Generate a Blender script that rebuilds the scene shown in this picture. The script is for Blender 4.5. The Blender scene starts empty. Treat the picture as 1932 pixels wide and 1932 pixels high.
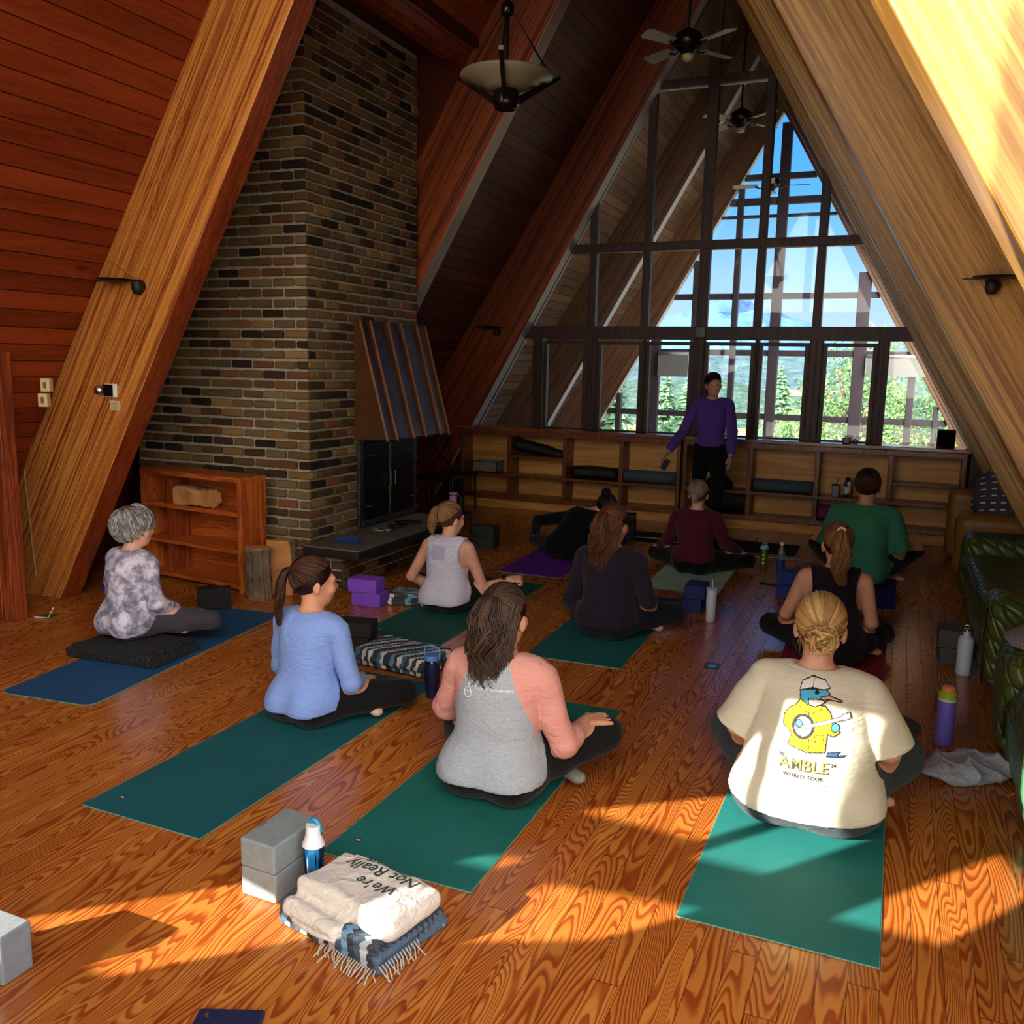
import bpy, bmesh, math, random
import numpy as np
from mathutils import Vector, Matrix, Euler, noise as mn
from mathutils.bvhtree import BVHTree
random.seed(7)
PI = math.pi
SC = bpy.context.scene
COL = SC.collection

# ------------------------------------------------------------ materials
def lin(c):
    if isinstance(c, str):
        c = [int(c[i:i+2], 16)/255 for i in (0, 2, 4)]
    return tuple((x/12.92 if x <= .04045 else ((x+.055)/1.055)**2.4) for x in c[:3]) + (1,)

class G:
    def __init__(s, name):
        s.m = bpy.data.materials.new(name); s.m.use_nodes = True
        s.t = s.m.node_tree; s.t.nodes.clear()
        s.out = s.t.nodes.new('ShaderNodeOutputMaterial')
    def n(s, typ, ins=None, **props):
        nd = s.t.nodes.new('ShaderNode'+typ)
        for k, v in props.items(): setattr(nd, k, v)
        for k, v in (ins or {}).items():
            if isinstance(v, bpy.types.NodeSocket): s.t.links.new(v, nd.inputs[k])
            else: nd.inputs[k].default_value = v
        return nd
    def math(s, op, a, b=0.0, c=0.0):
        return s.n('Math', {0: a, 1: b, 2: c}, operation=op).outputs[0]
    def mix(s, f, a, b, bt='MIX'):
        nd = s.n('Mix', {0: f, 6: a, 7: b}, data_type='RGBA', blend_type=bt)
        return nd.outputs[2]
    def ramp(s, f, stops, interp='LINEAR'):
        nd = s.n('ValToRGB', {0: f}); r = nd.color_ramp; r.interpolation = interp
        while len(r.elements) < len(stops): r.elements.new(.5)
        for e, (p, c) in zip(r.elements, stops): e.position = p; e.color = c
        return nd.outputs[0]
    def obj(s): return s.n('TexCoord').outputs['Object']
    def map(s, v, scale=(1, 1, 1), loc=(0, 0, 0), rot=(0, 0, 0)):
        return s.n('Mapping', {0: v, 'Scale': scale, 'Location': loc, 'Rotation': rot}).outputs[0]
    def noise(s, v, scale=5, detail=3, rough=.5, dist=0.0):
        return s.n('TexNoise', {'Vector': v, 'Scale': scale, 'Detail': detail, 'Roughness': rough, 'Distortion': dist}).outputs[0]
    def sep(s, v): return s.n('SeparateXYZ', {0: v}).outputs
    def comb(s, x, y, z): return s.n('CombineXYZ', {0: x, 1: y, 2: z}).outputs[0]
    def bump(s, h, strength=.3, dist=.01): return s.n('Bump', {'Height': h, 'Strength': strength, 'Distance': dist}).outputs[0]
    def bsdf(s, color, rough=.5, metal=0.0, **kw):
        d = {'Base Color': color, 'Roughness': rough, 'Metallic': metal}
        for k, v in kw.items(): d[k.replace('_', ' ')] = v
        b = s.n('BsdfPrincipled', d)
        s.t.links.new(b.outputs[0], s.out.inputs[0]); return s.m

_pc = {}
def plain(name, c, rough=.6, metal=0., bump=0., bscale=80, var=.0, **kw):
    g = G(name); col = lin(c)
    o = None
    if var or bump: o = g.obj()
    cc = col
    if var:
        nz = g.noise(o, bscale*.2, 4)
        d = tuple(x*(1-var) for x in col[:3])+(1,); l = tuple(min(1, x*(1+var)) for x in col[:3])+(1,)
        cc = g.ramp(nz, [(.3, d), (.7, l)])
    if bump: kw['Normal'] = g.bump(g.noise(o, bscale, 4, .6), bump, .004)
    return g.bsdf(cc, rough, metal, **kw)

def fabric(name, c, c2=None, scale=500, wr=.5, rough=.9, streak=None):
    """cloth: weave speckle plus soft wrinkles"""
    g = G(name); o = g.obj(); a = lin(c); b = lin(c2) if c2 else tuple(x*.8 for x in a[:3])+(1,)
    n1 = g.noise(g.map(o, (1, 1, 1.6)), scale, 2, .6)
    cc = g.ramp(n1, [(.35, b), (.65, a)])
    w = g.noise(g.map(o, (1, 1, 2.0)), 12, 4, .55, 1.1)
    h = g.math('ADD', g.math('MULTIPLY', w, 1.0), g.math('MULTIPLY', n1, .06))
    return g.bsdf(cc, rough, 0, Normal=g.bump(h, wr*1.5, .02), Specular_IOR_Level=.15, Sheen_Weight=.08)

def attr_mat(name, rough=.5, bump=0., spec=.3, attr='Col', **kw):
    g = G(name); c = g.n('Attribute', attribute_name=attr).outputs['Color']
    if bump:
        o = g.obj(); nz = g.noise(o, 60, 5, .65)
        c = g.mix(g.math('MULTIPLY', nz, .7), c, g.mix(1.0, c, (.45, .42, .38, 1), 'MULTIPLY'))
        kw['Normal'] = g.bump(nz, bump, .008)
    return g.bsdf(c, rough, 0, Specular_IOR_Level=spec, **kw)

def wood(name, light, dark, ax='x', fine=1.0, rough=.45, lam=0, coat=0., ring=14, seed=0, sat=None):
    """straight grained timber; grain along ax in object space; lam = lamination thickness across z"""
    g = G(name); o = g.obj()
    st = {'x': (.6, 9, 9), 'y': (9, .6, 9), 'z': (9, 9, .6)}[ax]
    v = g.map(o, tuple(x*fine for x in st), loc=(seed*3.1, seed*1.7, seed))
    if lam:
        z = g.sep(o)[2]; idx = g.math('FLOOR', g.math('DIVIDE', z, lam))
        sub = g.math('FLOOR', g.math('DIVIDE', z, lam*.33))
        rnd = g.n('TexWhiteNoise', {'W': idx}, noise_dimensions='1D').outputs[0]
        r2 = g.n('TexWhiteNoise', {'W': sub}, noise_dimensions='1D').outputs[0]
        v = g.n('VectorMath', {0: v, 1: g.comb(g.math('MULTIPLY', rnd, 37.), 0., 0.)}, operation='ADD').outputs[0]
    a = g.noise(v, 1.0, 5, .6, .6)
    s = g.math('SINE', g.math('MULTIPLY', a, ring*6.))
    s = g.math('MULTIPLY_ADD', s, .5, .5)
    fac = g.math('MULTIPLY_ADD', s, .45, g.math('MULTIPLY', a, .55))
    if lam:
        x3 = g.sep(o); st2 = g.noise(g.comb(g.math('MULTIPLY', x3[0], .35), g.math('MULTIPLY', x3[1], 3.), g.math('MULTIPLY', x3[2], 55.)), 1.0, 3, .55, .2)
        fac = g.math('ADD', g.math('MULTIPLY', fac, .30), g.math('MULTIPLY_ADD', rnd, .20, g.math('MULTIPLY_ADD', r2, .06, g.math('MULTIPLY', g.math('MULTIPLY_ADD', st2, 2.6, -.8), .46))))
    c = g.ramp(fac, [(.30, lin(dark)), (.66, lin(light))] if lam else [(.22, lin(dark)), (.75, lin(light))])
    if lam:
        fr = g.math('FRACT', g.math('DIVIDE', z, lam)); e = g.math('LESS_THAN', fr, .035)
        c = g.mix(g.math('MULTIPLY', e, .6), c, lin(dark))
    return g.bsdf(c, rough, 0, Normal=g.bump(a, .12, .004), Coat_Weight=coat, Coat_Roughness=.2)

def planks(name, light, dark, pitch=.14, axis='y', rough=.5, knots=True):
    """boarding: boards run along local x, stacked along local y"""
    g = G(name); o = g.obj(); x, y, z = g.sep(o)
    u = g.math('DIVIDE', y, pitch); idx = g.math('FLOOR', u); fr = g.math('FRACT', u)
    rnd = g.n('TexWhiteNoise', {'W': idx}, noise_dimensions='1D').outputs[0]
    v = g.comb(g.math('ADD', g.math('MULTIPLY', x, .7), g.math('MULTIPLY', rnd, 40.)), g.math('MULTIPLY', y, 8.), rnd)
    a = g.noise(v, 1.2, 5, .6, .8)
    s = g.math('MULTIPLY_ADD', g.math('SINE', g.math('MULTIPLY', a, 60.)), .5, .5)
    fac = g.math('ADD', g.math('MULTIPLY', a, .6), g.math('MULTIPLY_ADD', s, .12, g.math('MULTIPLY', rnd, .32)))
    c = g.ramp(fac, [(.25, lin(dark)), (.8, lin(light))])
    if knots:
        vor = g.n('TexVoronoi', {'Vector': g.comb(g.math('ADD', g.math('MULTIPLY', x, .9), g.math('MULTIPLY', rnd, 9.)), g.math('MULTIPLY', y, 3.2), 0.), 'Scale': 1.9}).outputs['Distance']
        k = g.ramp(vor, [(.04, (1, 1, 1, 1)), (.13, (0, 0, 0, 1))])
        c = g.mix(g.math('MULTIPLY', k, .8), c, tuple(q*.35 for q in lin(dark)[:3])+(1,))
    gr = g.ramp(fr, [(0, (1, 1, 1, 1)), (.03, (1, 1, 1, 1)), (.06, (0, 0, 0, 1))])
    c = g.mix(g.math('MULTIPLY', gr, .85), c, (.01, .003, .002, 1))
    h = g.math('SUBTRACT', g.math('MULTIPLY', a, .15), gr)
    return g.bsdf(c, rough, 0, Normal=g.bump(h, .8, .012), Specular_IOR_Level=.3)

def floor_mat():
    g = G('pine_floor'); o = g.obj(); x, y, z = g.sep(o)
    W = .0855
    u = g.math('DIVIDE', x, W); ix = g.math('FLOOR', u); fx = g.math('FRACT', u)
    r0 = g.n('TexWhiteNoise', {'W': ix}, noise_dimensions='1D').outputs[0]
    v_ = g.math('DIVIDE', g.math('ADD', y, g.math('MULTIPLY', r0, 9.)), 2.6)
    iy = g.math('FLOOR', v_); fy = g.math('FRACT', v_)
    rn = g.n('TexWhiteNoise', {'Vector': g.comb(ix, iy, 0.)}, noise_dimensions='2D')
    r1 = rn.outputs[0]
    off = g.math('MULTIPLY', r1, 53.)
    # contour lines of a stretched field: flat sawn cathedral figure
    cv = g.comb(g.math('ADD', g.math('MULTIPLY', x, 6.0), off), g.math('ADD', g.math('MULTIPLY', y, .75), off), r1)
    f = g.noise(cv, 1.0, 1.6, .45, .35)
    wob = g.noise(g.comb(g.math('MULTIPLY', x, 30.), g.math('MULTIPLY', y, 9.), r1), 1.0, 2, .5)
    ph = g.math('ADD', g.math('MULTIPLY', f, 36.0), g.math('MULTIPLY', wob, .5))
    ph = g.math('ADD', ph, g.math('MULTIPLY', g.math('MULTIPLY', x, 22.), g.math('GREATER_THAN', r0, .55)))
    saw = g.math('FRACT', ph)
    fac = g.ramp(saw, [(0, (0, 0, 0, 1)), (.40, (.10, .10, .10, 1)), (.66, (.9, .9, .9, 1)), (.90, (1, 1, 1, 1)), (1, (0, 0, 0, 1))])
    big = g.noise(o, .9, 3)
    late = g.mix(r1, lin('97481a'), lin('843612'))
    early = g.mix(r1, lin('cb8238'), lin('b56c2b'))
    c = g.mix(fac, early, late)
    c = g.mix(g.math('MULTIPLY', g.math('SUBTRACT', big, .3), .45), c, lin('7e3512'))
    e1 = g.ramp(fx, [(0, (1, 1, 1, 1)), (.012, (1, 1, 1, 1)), (.03, (0, 0, 0, 1)), (.985, (0, 0, 0, 1)), (1, (1, 1, 1, 1))])
    e2 = g.math('LESS_THAN', fy, .0012)
    vis = g.math('MULTIPLY_ADD', g.math('GREATER_THAN', x, -1.3), .55, .35)
    e = g.math('MULTIPLY', g.math('MAXIMUM', e1, e2), vis)
    c = g.mix(g.math('MULTIPLY', e, .9), c, (.02, .006, .003, 1))
    sc = g.noise(g.map(o, (3, 1, 1)), 30, 4, .7)
    rough = g.math('MULTIPLY_ADD', sc, .16, .13)
    h = g.math('SUBTRACT', g.math('MULTIPLY', fac, -.12), e)
    h = g.math('ADD', h, g.math('MULTIPLY', g.noise(g.map(o, (9, 1.5, 1)), 1.2, 2), .8))
    return g.bsdf(c, rough, 0, Normal=g.bump(h, .22, .004), Specular_IOR_Level=.5)

def leather(name, c, pitch=.13, quilt=True, rough=.33):
    g = G(name); o = g.obj(); x, y, z = g.sep(o)
    col = lin(c); nz = g.noise(o, 6, 3)
    cc = g.ramp(nz, [(.3, tuple(q*.75 for q in col[:3])+(1,)), (.7, col)])
    crack = g.noise(o, 160, 3, .6); wr = g.noise(o, 7, 3, .55, .6)
    h = g.math('ADD', g.math('MULTIPLY', wr, .8), g.math('MULTIPLY', crack, .04))
    if quilt:
        hz = g.math('MAXIMUM', z, 0.)
        A = g.math('ADD', x, g.math('MULTIPLY', hz, .9))
        def ln(s):
            q = g.math('FRACT', g.math('DIVIDE', g.math('ADD', A, g.math('MULTIPLY', y, s)), pitch))
            return g.math('MULTIPLY', g.math('ABSOLUTE', g.math('SUBTRACT', q, .5)), 2.)
        m = g.math('MAXIMUM', ln(1.), ln(-1.))
        gro = g.math('POWER', m, 9.)
        cc = g.mix(g.math('MULTIPLY', gro, .55), cc, tuple(q*.25 for q in col[:3])+(1,))
        h = g.math('SUBTRACT', h, g.math('MULTIPLY', g.math('POWER', m, 4.), 1.1))
    return g.bsdf(cc, rough, 0, Normal=g.bump(h, .55, .02), Specular_IOR_Level=.5)

def glass_mat(name, tint=(1, 1, 1, 1), refl=.025):
    g = G(name)
    lw = g.n('Fresnel', {'IOR': 1.45}).outputs[0]
    tr = g.n('BsdfTransparent', {0: tint}); gl = g.n('BsdfGlossy', {'Color': (1, 1, 1, 1), 'Roughness': .02})
    mx = g.n('MixShader', {0: g.math('MULTIPLY', lw, refl/.08), 1: tr.outputs[0], 2: gl.outputs[0]})
    g.t.links.new(mx.outputs[0], g.out.inputs[0]); return g.m

# ------------------------------------------------------------ mesh helpers
class MB:
    def __init__(s): s.v = []; s.f = []; s.m = []; s.c = []
    def add(s, vs, fs, mi=0, col=None):
        o = len(s.v); s.v += [tuple(p) for p in vs]
        for f in fs: s.f.append(tuple(i+o for i in f)); s.m.append(mi); s.c.append(col)
        return s
    def box(s, lo, hi, mi=0, rot=None, col=None, taper=None):
        x0, y0, z0 = lo; x1, y1, z1 = hi
        vs = [Vector(p) for p in ((x0, y0, z0), (x1, y0, z0), (x1, y1, z0), (x0, y1, z0), (x0, y0, z1), (x1, y0, z1), (x1, y1, z1), (x0, y1, z1))]
        if rot is not None:
            c = (Vector(lo)+Vector(hi))/2
            R = rot if isinstance(rot, Matrix) else Euler(rot).to_matrix()
            vs = [c+R @ (p-c) for p in vs]
        return s.add(vs, [(0, 3, 2, 1), (4, 5, 6, 7), (0, 1, 5, 4), (1, 2, 6, 5), (2, 3, 7, 6), (3, 0, 4, 7)], mi, col)
    def prism(s, poly, a, b, axis='y', mi=0, col=None):
        """poly: 2-D outline; axis y -> (x,z) outline extruded y=a..b; z -> (x,y); x -> (y,z)"""
        def P(p, t): return {'y': (p[0], t, p[1]), 'z': (p[0], p[1], t), 'x': (t, p[0], p[1])}[axis]
        n = len(poly); vs = [P(p, a) for p in poly]+[P(p, b) for p in poly]
        fs = [tuple(range(n)), tuple(range(2*n-1, n-1, -1))]
        fs += [(i, i+n, (i+1) % n+n, (i+1) % n) for i in range(n)]
        return s.add(vs, fs, mi, col)
    def tube(s, pts, r, n=8, mi=0, col=None, cap=True, flat=1.0):
        pts = [Vector(p) for p in pts]; rs = r if isinstance(r, (list, tuple)) else [r]*len(pts)
        vs = []; up = None
        for i, p in enumerate(pts):
            d = (pts[min(i+1, len(pts)-1)]-pts[max(i-1, 0)])
            d = d.normalized() if d.length > 1e-9 else Vector((0, 0, 1))
            if up is None: up = d.orthogonal().normalized()
            up = (up-d*up.dot(d)); up = up.normalized() if up.length > 1e-6 else d.orthogonal().normalized()
            w = d.cross(up)
            for k in range(n):
                a = 2*PI*k/n; vs.append(p+(up*math.cos(a)+w*math.sin(a)*flat)*rs[i])
        fs = []
        for i in range(len(pts)-1):
            for k in range(n):
                a = i*n+k; b = i*n+(k+1) % n; fs.append((a, b, b+n, a+n))
        if cap: fs += [tuple(range(n-1, -1, -1)), tuple(range((len(pts)-1)*n, len(pts)*n))]
        return s.add(vs, fs, mi, col)
    def lathe(s, prof, n=28, c=(0, 0, 0), mi=0, axis='z', col=None):
        """prof: list of (r,z)"""
        vs = []; 
        for r, z in prof:
            for k in range(n):
                a = 2*PI*k/n; p = (r*math.cos(a), r*math.sin(a), z)
                if axis == 'y': p = (p[0], p[2], p[1])
                if axis == 'x': p = (p[2], p[0], p[1])
                vs.append((c[0]+p[0], c[1]+p[1], c[2]+p[2]))
        fs = []
        for i in range(len(prof)-1):
            for k in range(n):
                a = i*n+k; b = i*n+(k+1) % n; fs.append((a, b, b+n, a+n))
        if prof[0][0] > 1e-4: fs.append(tuple(range(n-1, -1, -1)))
        if prof[-1][0] > 1e-4: fs.append(tuple(range((len(prof)-1)*n, len(prof)*n)))
        return s.add(vs, fs, mi, col)
    def build(s, name, mats, parent=None, smooth=False, bevel=0, seg=2, loc=None, rot=None, sub=0, fix=True):
        me = bpy.data.meshes.new(name); me.from_pydata(s.v, [], s.f)
        mats = mats if isinstance(mats, (list, tuple)) else [mats]
        for m in mats: me.materials.append(m)
        me.polygons.foreach_set('material_index', s.m)
        if any(c is not None for c in s.c):
            at = me.color_attributes.new('Col', 'FLOAT_COLOR', 'CORNER'); arr = np.ones((len(me.loops), 4), 'f')
            i = 0
            for f, c in zip(s.f, s.c):
                if c is not None: arr[i:i+len(f), :3] = c[:3]
                i += len(f)
            at.data.foreach_set('color', arr.ravel())
        if fix:
            bm = bmesh.new(); bm.from_mesh(me); bmesh.ops.recalc_face_normals(bm, faces=bm.faces); bm.to_mesh(me); bm.free()
        if smooth: me.shade_smooth()
        o = bpy.data.objects.new(name, me); COL.objects.link(o)
        if bevel:
            b = o.modifiers.new('b', 'BEVEL'); b.width = bevel; b.segments = seg; b.limit_method = 'ANGLE'; b.angle_limit = .6; b.harden_normals = False
            me.shade_smooth(); 
            e = o.modifiers.new('w', 'WEIGHTED_NORMAL'); e.keep_sharp = False
        elif smooth == 'auto':
            me.set_sharp_from_angle(angle=.7)
        if sub:
            q = o.modifiers.new('s', 'SUBSURF'); q.levels = sub; q.render_levels = sub
        if loc is not None: o.location = loc
        if rot is not None: o.rotation_euler = rot
        if parent is not None: o.parent = parent
        return o

def tag(o, label=None, cat=None, group=None, kind=None):
    if label: o['label'] = label
    if cat: o['category'] = cat
    if group: o['group'] = group
    if kind: o['kind'] = kind
    return o
def thing(name, label, cat, loc=(0, 0, 0), rz=0., group=None, rot=None):
    o = bpy.data.objects.new(name, None); COL.objects.link(o); o.location = loc
    o.rotation_euler = rot if rot else (0, 0, rz); o.empty_display_size = .1
    return tag(o, label, cat, group)
def struct(o): o['kind'] = 'structure'; return o
def dup(root, loc, rz=None, label=None, group=None):
    r = root.copy(); COL.objects.link(r); r.location = loc
    if rz is not None: r.rotation_euler = (0, 0, rz)
    tag(r, label, None, group)
    for ch in list(root.children):
        c = ch.copy(); COL.objects.link(c); c.parent = r
        for g_ in ch.children:
            d = g_.copy(); COL.objects.link(d); d.parent = c
    return r

# ------------------------------------------------------------ implicit surfaces
def Rz(a): return np.array(Matrix.Rotation(a, 3, 'Z'))
def Rx(a): return np.array(Matrix.Rotation(a, 3, 'X'))
def Ry(a): return np.array(Matrix.Rotation(a, 3, 'Y'))
def cap(a, b, ra, rb=None, k=.03, fl=None): return ('c', np.array(a, float), np.array(b, float), ra, ra if rb is None else rb, k, fl)
def ell(c, r, R=None, k=.03): return ('e', np.array(c, float), np.array(r, float), R, k)
def xform(prims, R, t):
    out = []
    for p in prims:
        if p[0] == 'c': out.append(('c', R @ p[1]+t, R @ p[2]+t, p[3], p[4], p[5], p[6]))
        else: out.append(('e', R @ p[1]+t, p[2], R if p[3] is None else R @ p[3], p[4]))
    return out
def pdist(p, X):
    if p[0] == 'c':
        a, b, ra, rb = p[1:5]; ba = b-a; pa = X-a
        if p[6] is not None: # flatten: scale along given axis
            ax, f = p[6]; ax = np.array(ax, float); pa = pa+np.outer(pa.reshape(-1, 3) @ ax, ax).reshape(pa.shape)*(f-1); ba = ba+ax*(ba @ ax)*(f-1)
        t = np.clip((pa @ ba)/max(ba @ ba, 1e-9), 0, 1)
        return np.sqrt(((pa-t[..., None]*ba)**2).sum(-1))-(ra+t*(rb-ra))
    c, r, R = p[1:4]; q = X-c
    if R is not None: q = q @ R
    k0 = np.sqrt(((q/r)**2).sum(-1)); k1 = np.sqrt(((q/(r*r))**2).sum(-1))+1e-9
    return k0*(k0-1)/k1
def smin(a, b, k):
    h = np.clip(.5+.5*(a-b)/k, 0, 1); return a*(1-h)+b*h-k*h*(1-h)
class Grid:
    def __init__(s, lo, hi, h):
        s.h = h; s.lo = np.array(lo, float); n = np.ceil((np.array(hi)-s.lo)/h).astype(int)+1; s.n = n
        s.ax = [s.lo[i]+np.arange(n[i])*h for i in range(3)]
    def pts(s, sl=(slice(None),)*3):
        X, Y, Z = np.meshgrid(s.ax[0][sl[0]], s.ax[1][sl[1]], s.ax[2][sl[2]], indexing='ij'); return np.stack([X, Y, Z], -1)
    def sl(s, lo, hi):
        r = []
        for i in range(3):
            a = int(np.clip(math.floor((lo[i]-s.lo[i])/s.h), 0, s.n[i])); b = int(np.clip(math.ceil((hi[i]-s.lo[i])/s.h)+1, 0, s.n[i])); r.append(slice(a, b))
        return tuple(r)
    def field(s, prims, infl=0.):
        D = np.full(s.n, .2)
        for p in prims:
            if p[0] == 'c': R = max(p[3], p[4])*(1.6 if p[6] is not None else 1); lo = np.minimum(p[1], p[2])-R; hi = np.maximum(p[1], p[2])+R; k = p[5]
            else: R = max(p[2]); lo = p[1]-R; hi = p[1]+R; k = p[4]
            m = infl+k+.05; sl = s.sl(lo-m, hi+m)
            if any(q.stop <= q.start for q in sl): continue
            D[sl] = smin(D[sl], pdist(p, s.pts(sl))-infl, k)
        return D
def bounds(prims, m=.04):
    lo = np.full(3, 9e9); hi = -lo
    for p in prims:
        if p[0] == 'c': R = max(p[3], p[4]); a = np.minimum(p[1], p[2])-R; b = np.maximum(p[1], p[2])+R
        else: R = max(p[2]); a = p[1]-R; b = p[1]+R
        lo = np.minimum(lo, a); hi = np.maximum(hi, b)
    return lo-m, hi+m
def nets(D, g):
    """surface nets -> verts, quads"""
    D = D.copy(); D[0] = D[-1] = .1; D[:, 0] = D[:, -1] = .1; D[:, :, 0] = D[:, :, -1] = .1
    S = D < 0; n = np.array(D.shape)-1
    acc = np.zeros(tuple(n)+(3,)); cnt = np.zeros(tuple(n))
    for ax in range(3):
        o1, o2 = [i for i in range(3) if i != ax]
        for a in (0, 1):
            for b in (0, 1):
                s0 = [None]*3; s1 = [None]*3
                s0[ax] = slice(0, n[ax]); s1[ax] = slice(1, n[ax]+1)
                s0[o1] = s1[o1] = slice(a, n[o1]+a); s0[o2] = s1[o2] = slice(b, n[o2]+b)
                d0 = D[tuple(s0)]; d1 = D[tuple(s1)]; ch = (d0 < 0) != (d1 < 0)
                t = np.where(ch, d0/np.where(ch, d0-d1, 1), 0)
                acc[..., ax] += np.where(ch, t, 0); acc[..., o1] += ch*a; acc[..., o2] += ch*b; cnt += ch
    m = cnt > 0; idx = np.full(tuple(n), -1, int); idx[m] = np.arange(m.sum())
    ijk = np.argwhere(m); V = (ijk+acc[m]/cnt[m][:, None])*g.h+g.lo
    F = []
    for ax in range(3):
        o1, o2 = (ax+1) % 3, (ax+2) % 3
        s0 = [slice(1, n[i]) for i in range(3)]; s1 = list(s0)
        s0[ax] = slice(0, n[ax]); s1[ax] = slice(1, n[ax]+1)
        a = S[tuple(s0)]; b = S[tuple(s1)]; ch = np.argwhere(a != b)
        off = np.array([1, 1, 1]); off[ax] = 0; ch = ch+off
        fl = S[tuple(ch.T)]
        e1 = np.zeros(3, int); e1[o1] = 1; e2 = np.zeros(3, int); e2[o2] = 1
        q = np.stack([idx[tuple((ch-e1-e2).T)], idx[tuple((ch-e2).T)], idx[tuple(ch.T)], idx[tuple((ch-e1).T)]], 1)
        q[~fl] = q[~fl][:, ::-1]; F.append(q)
    return V, np.concatenate(F)
def relax(V, F, it=2, lam=.5):
    E = np.concatenate([F[:, [0, 1]], F[:, [1, 2]], F[:, [2, 3]], F[:, [3, 0]]])
    for _ in range(it):
        s = np.zeros_like(V); c = np.zeros(len(V))
        for a, b in ((0, 1), (1, 0)):
            np.add.at(s, E[:, a], V[E[:, b]]); np.add.at(c, E[:, a], 1)
        V = V+lam*(s/np.maximum(c, 1)[:, None]-V)
    return V
def npmesh(name, V, F, mats, mi=None, parent=None, cols=None):
    me = bpy.data.meshes.new(name); nv, nf = len(V), len(F)
    me.vertices.add(nv); me.vertices.foreach_set('co', V.astype('f').ravel())
    me.loops.add(nf*4); me.loops.foreach_set('vertex_index', F.astype('i').ravel())
    me.polygons.add(nf); me.polygons.foreach_set('loop_start', np.arange(0, nf*4, 4, dtype='i'))
    try: me.polygons.foreach_set('loop_total', np.full(nf, 4, 'i'))
    except Exception: pass
    me.update(calc_edges=True)
    for m in (mats if isinstance(mats, (list, tuple)) else [mats]): me.materials.append(m)
    if mi is not None: me.polygons.foreach_set('material_index', np.asarray(mi, 'i'))
    if cols is not None:
        at = me.color_attributes.new('Col', 'FLOAT_COLOR', 'POINT'); at.data.foreach_set('color', np.c_[cols, np.ones(nv)].astype('f').ravel())
    me.validate(); me.shade_smooth()
    o = bpy.data.objects.new(name, me); COL.objects.link(o)
    if parent is not None: o.parent = parent
    return o
def blob(name, prims, mat, h=.01, parent=None, disp=None, cut=None, rel=1, infl=0.):
    lo, hi = bounds(prims); g = Grid(lo-infl, hi+infl, h); D = g.field(prims, infl)
    if disp or cut:
        X = g.pts()
        if disp: D = D+disp(X)
        if cut: D = cut(X, D)
    V, F = nets(D, g)
    return npmesh(name, relax(V, F, rel), F, mat, parent=parent)
def wav(X, fx, fy, fz, s=0., w=1.5):
    x, y, z = X[..., 0], X[..., 1], X[..., 2]
    return np.sin(fx*x+fy*y+fz*z+s+w*np.sin(fx*.6*y-fy*.5*z+fz*.37*x+s*2.1)+.7*w*np.sin(fz*.45*x+fx*.4*z+s))

def rnoise(X, sc, seed=0, n=9):
    """soft isotropic folds: sum of sines in random directions, sharpened"""
    r = random.Random(seed*7+1); out = 0
    for i in range(n):
        v = Vector((r.gauss(0, 1), r.gauss(0, 1), r.gauss(0, 1))).normalized(); k = r.uniform(.6, 1.5)
        out = out+np.sin(X[..., 0]*v.x*sc[0]*k+X[..., 1]*v.y*sc[1]*k+X[..., 2]*v.z*sc[2]*k+r.uniform(0, 6.28))*(1 if i < 5 else .6)
    return np.tanh(out/2.2)
# ------------------------------------------------------------ people
def hand_prims(w, d, n, side, curl=.35, spread=.12, fist=False, s=1.):
    """w wrist, d direction of fingers, n back-of-hand normal, side +1 thumb toward +(d x n)"""
    w = np.array(w, float); d = np.array(d, float); d /= np.linalg.norm(d)
    n = np.array(n, float); n -= d*(n @ d); n /= np.linalg.norm(n); t = np.cross(d, n)*side
    P = []
    for k, u in enumerate((-.028, -.009, .010, .029)):
        P.append(cap(w+t*u*.6*s, w+d*.078*s+t*u*s, .0125*s, .0115*s, .012))
    L = (.058, .074, .080, .072) if True else 0
    C = 1.45 if fist else curl
    for k, u in enumerate((-.030, -.010, .011, .031)):
        p = w+d*.082*s+t*u*s; a = .12*C+.1 if not fist else 1.2; dr = d+t*(u*spread*12)
        for j, (fl, r) in enumerate(((.45, .0098), (.32, .0088), (.25, .0078))):
            v = (dr*math.cos(a)-n*math.sin(a)); v = v/np.linalg.norm(v); q = p+v*L[k]*fl*s
            P.append(cap(p, q, r*s, r*.93*s, .003)); p = q; a += C*.95 if j == 0 else C*.8
    p = w+d*.02*s+t*.026*s-n*.004; v = (d*.62+t*.72-n*.18)
    if fist: v = d*.8+t*.35-n*.45
    v = v/np.linalg.norm(v); q = p+v*.042*s; P.append(cap(p, q, .014*s, .0115*s, .008))
    v2 = d*.9+t*.25-n*.3; v2 = v2/np.linalg.norm(v2); r = q+v2*.03*s; P.append(cap(q, r, .011*s, .0095*s, .004))
    P.append(cap(r, r+v2*.02*s, .0095*s, .0075*s, .003))
    return P

def head_prims():
    P = [ell((0, -.014, .022), (.077, .096, .094)), ell((0, .028, -.045), (.058, .066, .072)), ell((0, .05, -.088), (.034, .036, .026)),
         cap((0, .088, .012), (0, .106, -.026), .009, .0135, .012), ell((.032, .08, -.03), (.026, .02, .024)), ell((-.032, .08, -.03), (.026, .02, .024)),
         cap((-.035, .085, .022), (.035, .085, .022), .012, None, .02), cap((-.017, .094, -.060), (.017, .094, -.060), .0075, None, .008),
         cap((-.014, .091, -.071), (.014, .091, -.071), .008, None, .008)]
    for s in (-1, 1):
        P.append(ell((s*.080, -.004, -.018), (.009, .02, .032), Rz(-s*.45), .006))
        P.append(ell((s*.078, 0, -.04), (.008, .011, .014), None, .006))
    return P

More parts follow.
